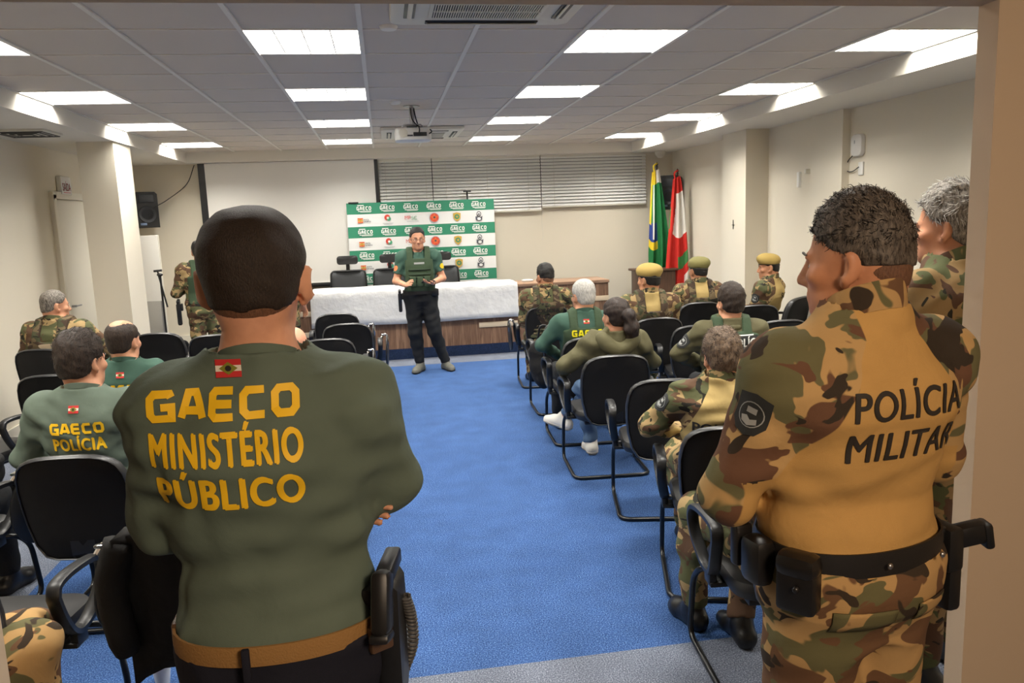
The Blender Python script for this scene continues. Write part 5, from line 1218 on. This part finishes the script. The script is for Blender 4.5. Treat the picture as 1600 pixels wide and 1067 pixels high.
# loudspeakers
def speaker_box(label, loc, rz, hh=.48, ww=.29):
    r = thing('loudspeaker', label, 'loudspeaker', loc, rz, 'wall loudspeakers')
    b = MB(); b.pillow([(-ww / 2, -hh / 2), (ww / 2, -hh / 2), (ww / 2, hh / 2 - .03), (ww / 2 - .03, hh / 2), (-ww / 2 + .03, hh / 2), (-ww / 2, hh / 2 - .03)], [(.80, -.13), (.9, -.12), (1, .08), (.97, .10)], fn=lambda x, z, d: (x, -d, z)); b.obj('cabinet', m_black, r)
    b = MB(); b.lathe([(.115, 0), (.11, .012), (.095, .006), (.04, -.01), (0, 0)], seg=24); b.xf(Matrix.Translation((0, -.10, -.06)) @ Matrix.Rotation(math.pi / 2, 4, 'X')); b.obj('woofer', mat('cone_grey', (44, 46, 50), .6), r)
    b = MB(); b.box((0, -.102, .15), (.19, .012, .11), .01); b.lathe([(.045, .0), (.02, -.004), (0, .01)], (0, 0, 0), 16); b.obj('horn', mat('cone_grey', (44, 46, 50), .6), r)
    MB().box((-.06, -.104, -.19), (.08, .006, .03), .002).obj('badge', mat('badge_blue', (110, 130, 160), .4), r)
    b = MB(); b.box((0, .16, 0), (.06, .12, .06), .006); b.obj('bracket', m_black, r); return r
speaker_box('black wall loudspeaker in right corner behind the flags', (4.27, 11.30, 2.08), math.radians(-38), .50, .32)
speaker_box('black wall loudspeaker left of screen beside the column', (-3.15, 11.44, 2.09), math.radians(24))
MB().tube(bez([(-3.0, 11.30, 2.12), (-2.86, 11.45, 2.22), (-2.62, 11.55, 2.42), (-2.50, 11.58, 2.68)], 8), .006, 6).obj('speaker_cable', m_black, label='thin cable from left loudspeaker up to the ceiling', cat='cable')
# exit sign, door
r = thing('exit_sign', 'white exit sign with red lettering above the door', 'sign', (XL, 9.30, 2.325))
MB().box((.03, 0, 0), (.05, .27, .19), .006).obj('sign_body', m_white, r)
bm = bmesh.new(); font_text(bm, 'SAÍDA', .085, .22, 0, -.015, .02, 0); bar(bm, 0, 0, -.075, .2, .006)
for v in bm.verts: v.co = Vector((.0562, v.co.x, v.co.y))
decal('lettering', bm, [mat('sign_red', (190, 40, 56), .5)], r); MB().cyl((.03, .13, -.01), (.03, .22, .0), .006, 8).obj('sign_wire', m_offw, r)
d = MB().box((XL + .012, 9.42, 1.09), (.03, .80, 2.16), .003).obj('door_1', m_doorw, kind='structure')
b = MB()
for y in (8.98, 9.86): b.box((XL + .02, y, 1.11), (.05, .075, 2.22), .003)
b.box((XL + .02, 9.42, 2.215), (.05, .95, .075), .003); b.obj('door_frame', m_doorw, d)
b = MB(); b.cyl((XL + .02, 9.12, 1.03), (XL + .075, 9.12, 1.03), .012); b.tube([(XL + .07, 9.12, 1.03), (XL + .075, 9.25, 1.03)], .009, 8); b.obj('handle', m_steel, d)
# router, its outlet and cable; sensor; hook
r = thing('wall_router', 'white rounded wireless router mounted on the right wall', 'router', (XR, 6.84, 2.345))
MB().pillow(rrect(.17, .20, .045), [(.92, .0), (1, .006), (1, .03), (.94, .042), (.5, .045)], fn=lambda y, z, d: (-d, y, z)).obj('router_case', m_white, r)
MB().box((-.0465, .02, .03), (.002, .012, .03), rot=None).obj('status_light', m_grey, r)
MB().tube(bez([(-.03, .05, -.08), (-.02, .16, -.14), (-.02, .17, -.22), (-.02, .08, -.235), (-.02, -.02, -.20)], 6), .005, 6).obj('power_cable', m_black, r)
MB().box((XR - .008, 6.80, 2.13), (.016, .075, .12), .004).obj('wall_outlet', m_white, label='white wall outlet under the router', cat='outlet')
r = thing('motion_sensor', 'slim white sensor on the right wall left of the router', 'sensor', (XR - .03, 7.72, 2.10))
b = MB(); b.box((-.06, .04, -.02), (.035, .05, .16), .01); b.obj('sensor_body', m_white, r); MB().box((0, -.02, .06), (.06, .04, .05), .006).obj('sensor_bracket', m_offw, r)
r = thing('wall_hook', 'tiny dark cross-shaped hook on the right pilaster', 'hook', (4.15, 8.91, 1.625))
b = MB(); b.cyl((-.006, 0, -.06), (-.006, 0, .05), .004, 6); b.cyl((-.006, -.03, -.01), (-.006, .03, -.01), .004, 6); b.obj('hook_bar', m_black, r)
# flags on poles, lectern
def flagpole(label, x, y, zt, cols, seed, drape):
    r = thing('flag', label, 'flag', (x, y, 0), 0, 'flags on wooden poles'); rg = random.Random(seed)
    b = MB(); b.lathe([(0, 0), (.14, 0), (.14, .03), (.05, .06), (.03, .10), (0, .10)], seg=20); b.cyl((0, 0, .06), (0, 0, zt - .07), .014, 12); b.obj('pole', mat('pole_dark_wood', (50, 30, 22), .4), r)
    b = MB(); b.lathe([(0, zt - .08), (.02, zt - .075), (.012, zt - .05), (.022, zt - .03), (.006, zt), (0, zt + .01)], seg=12); b.obj('finial', mat('finial_dark', (40, 34, 30), .35), r)
    drape(r); return r
m_fg = cloth('flag_cloth_green', (36, 112, 62), .3); m_fy = cloth('flag_yellow', (226, 196, 50), .3); m_fb = cloth('flag_blue', (44, 62, 128), .3); m_fr = cloth('flag_red_cloth', (196, 48, 40), .3); m_fw = cloth('flag_white_cloth', (226, 222, 212), .3); m_flg = cloth('flag_leaf_green', (70, 130, 74), .3)
def drape(z0, z1, w0, w1, matfn, mats, name='flag_cloth', ph=0., sway=-.02):
    def f(r):
        b = MB(); n, m_ = 40, 34; rows = []
        for i in range(n + 1):
            t = i / n; z = z0 + (z1 - z0) * t; row = []; wd = w0 + (w1 - w0) * min(1, t * 1.25) ** .8
            for j in range(m_ + 1):
                u = j / m_; fold = math.sin(u * 15 + ph + t * 1.5) * .035 * (.25 + t) + math.sin(u * 31 + ph * 2 + t * 4) * .010
                row.append((-.05 + wd * (u - .28) + sway * t + .02 * math.sin(u * 15 + ph + 1.2) * t, -.03 + fold - .03 * t, z - .16 * t * abs(math.sin(u * 4.2 + ph)) + .04 * (u - .5)))
            rows.append(row)
        V = b.grid(rows); b.bm.faces.ensure_lookup_table()
        for k, fc in enumerate(b.bm.faces): i, j = divmod(k, m_); fc.material_index = matfn(i / n, j / m_)
        o = b.obj(name, mats, r, smooth=True); o.modifiers.new('s', 'SOLIDIFY').thickness = .003
        MB().tube(bez([(0, -.015, z0 + .10), (-.06, -.03, z0 + .06), (-.05, -.04, z0 - .02)], 4), .012, 6).obj('cord', m_fy if name == 'national_cloth' else m_fr, r)
    return f
def br(t, u):
    if t < .12: return 1 if u < .5 else 3
    if u < .10 and t < .5: return 1
    if u > .18 and u < .26 and t < .62: return 3
    if .45 < t < .72 and u < .40: return 2 if t < .64 else 1
    return 0
flagpole('green and yellow flag on dark pole, left of the two', 4.0, 11.15, 2.52, None, 1, drape(2.40, .98, .10, .36, br, [m_fg, m_fy, m_fb, m_fw], 'national_cloth', .4, -.02))
def sc(t, u):
    if t < .12: return 0
    if .12 <= t < .46 and u > .30 + .1 * math.sin(t * 9): return 1
    if .60 < t < .72 and u > .5: return 2
    if .2 < t < .4 and u < .08: return 2
    if t > .78 and u > .82: return 1
    return 0
flagpole('red and white flag on dark pole, right of the two', 4.22, 10.90, 2.40, None, 2, drape(2.28, .62, .10, .36, sc, [m_fr, m_fw, m_flg], 'state_cloth', 2.1, -.08))
r = thing('lectern', 'dark wooden lectern behind the flags in right corner', 'lectern', (3.86, 10.95, 0))
b = MB(); b.box((0, 0, .48), (.55, .36, .96), .01); b.obj('body', wood('dark_wood', [(60, 40, 30), (84, 58, 44), (70, 48, 36), (96, 68, 52)], (5, 5, .4)), r); MB().box((0, 0, .98), (.62, .44, .03), .006).obj('top', MATS['dark_wood'], r)
# whiteboards leaning in the far left corner, microphone stand
r = thing('whiteboard', 'tall white board leaning behind the left column', 'board', (-2.98, 10.6, 0), math.radians(-4))
MB().box((0, 0, .88), (.34, .03, 1.74), .004).obj('board_panel', m_white, r); MB().tube([(-.17, 0, .01), (-.17, 0, 1.75), (.17, 0, 1.75), (.17, 0, .01)], .012, 6).obj('board_frame', m_offw, r)
r = thing('notice_board', 'low grey board standing beside the microphone stand', 'board', (-2.86, 10.2, 0), math.radians(-12))
MB().box((0, 0, .48), (.24, .02, .94), .003).obj('board_panel', mat('board_grey', (176, 174, 168), .6), r); MB().tube([(-.12, 0, .01), (-.12, 0, .95), (.12, 0, .95), (.12, 0, .01)], .010, 6, closed=True).obj('board_frame', m_steel, r)
r = thing('microphone_stand', 'black microphone stand with folded boom by the left column', 'microphone stand', (-2.58, 9.65, 0))
b = MB(); b.cyl((0, 0, .05), (0, 0, 1.30), .012, 10); b.obj('pole', m_black, r)
for k in range(3): a = k * 2.094 + .4; MB().tube([(0, 0, .16), (.28 * math.cos(a), .28 * math.sin(a), .012)], .009, 8).obj('leg', m_black, r)
b = MB(); b.tube([(-.02, -.02, 1.36), (-.01, -.02, 1.28), (.05, -.02, .92)], .010, 8); b.ell((-.0, -.01, 1.30), (.035, .02, .02)); b.cyl((-.06, -.02, 1.345), (.03, -.02, 1.35), .013, 8); b.obj('boom', m_black, r)
# cup, jacket and bags
b = MB(); b.lathe([(0, .003), (.024, .003), (.0245, 0), (.026, 0), (.0375, .088), (.040, .090), (.040, .093), (.0365, .092), (.0355, .087), (.025, .006), (0, .006)], seg=28)
b.obj('plastic_cup', mat('cup_white', (236, 236, 234), .35), loc=(-.985, 3.10, 0), label='white plastic cup standing on the carpet at lower left', cat='cup')
m_jack = cloth('jacket_black', (24, 23, 23), .6, .75)
l, a = CHAIRS['Lg']; L4 = Matrix.Translation(l) @ Matrix.Rotation(a, 4, 'Z')
b = MB(); rows = []
for i in range(15):
    t = i / 14; row = []
    for j in range(17):
        u = j / 16 - .5; x = u * (.50 + .05 * t); fold = .012 * math.sin(u * 23 + t * 3) + .008 * math.sin(u * 51 + t * 7)
        if t < .2: y = -.385 + (t / .2) * -.0 + .10 * (1 - t / .2) ** 1; z = .905 - .03 * (1 - t / .2)
        else: y = -.435 + .19 * (t - .2) * .42 - fold; z = .905 - (t - .2) * .66 - .05 * math.sin(u * 9 + 1) * t
        row.append((x, y, z))
    rows.append(row)
b.grid(rows)
for s in (-1, 1): b.tube(bez([(s * .25, -.40, .87), (s * .285, -.42, .72), (s * .27, -.40, .50)], 5), [.05] * 5 + [.045] * 5 + [.035], 10)
b.xf(L4); o = b.obj('jacket', m_jack, smooth=True, label='dark jacket hung over the chair beside the instructor', cat='jacket'); o.modifiers.new('s', 'SOLIDIFY').thickness = .012
def bag(label, key, off, size, seed):
    l, a = CHAIRS[key]; c = Vector(l) + Matrix.Rotation(a, 3, 'Z') @ Vector(off)
    r = thing('bag', label, 'bag', c, a)
    pr = [dict(elli((0, 0, 0), size), k=.05), dict(elli((0, -size[1] * .5, -size[2] * .35), (size[0] * .7, size[1] * .6, size[2] * .5)), k=.04), dict(elli((0, 0, size[2] * .4), (size[0] * .8, size[1] * .8, size[2] * .55)), k=.04)]
    solid('bag_body', pr, .010, m_jack, r, disp=folds(seed, .012, 2.), it=1)
    MB().tube(bez([(-.05, 0, size[2] * .8), (-.03, -.02, size[2] * 1.35), (.03, -.02, size[2] * 1.35), (.05, 0, size[2] * .8)], 5), .010, 8).obj('strap', m_black, r); MB().box((0, -size[1], size[2] * .1), (.05, .012, .03), .004).obj('buckle', m_steel, r)
bag('black bag hanging from the aisle chair in front of the grey-haired man', 'b', (-.20, -.20, .50), (.13, .10, .24), 3)
bag('dark bag on the lap of the person at left picture edge', 'Lk', (.02, .30, .66), (.14, .11, .11), 5)
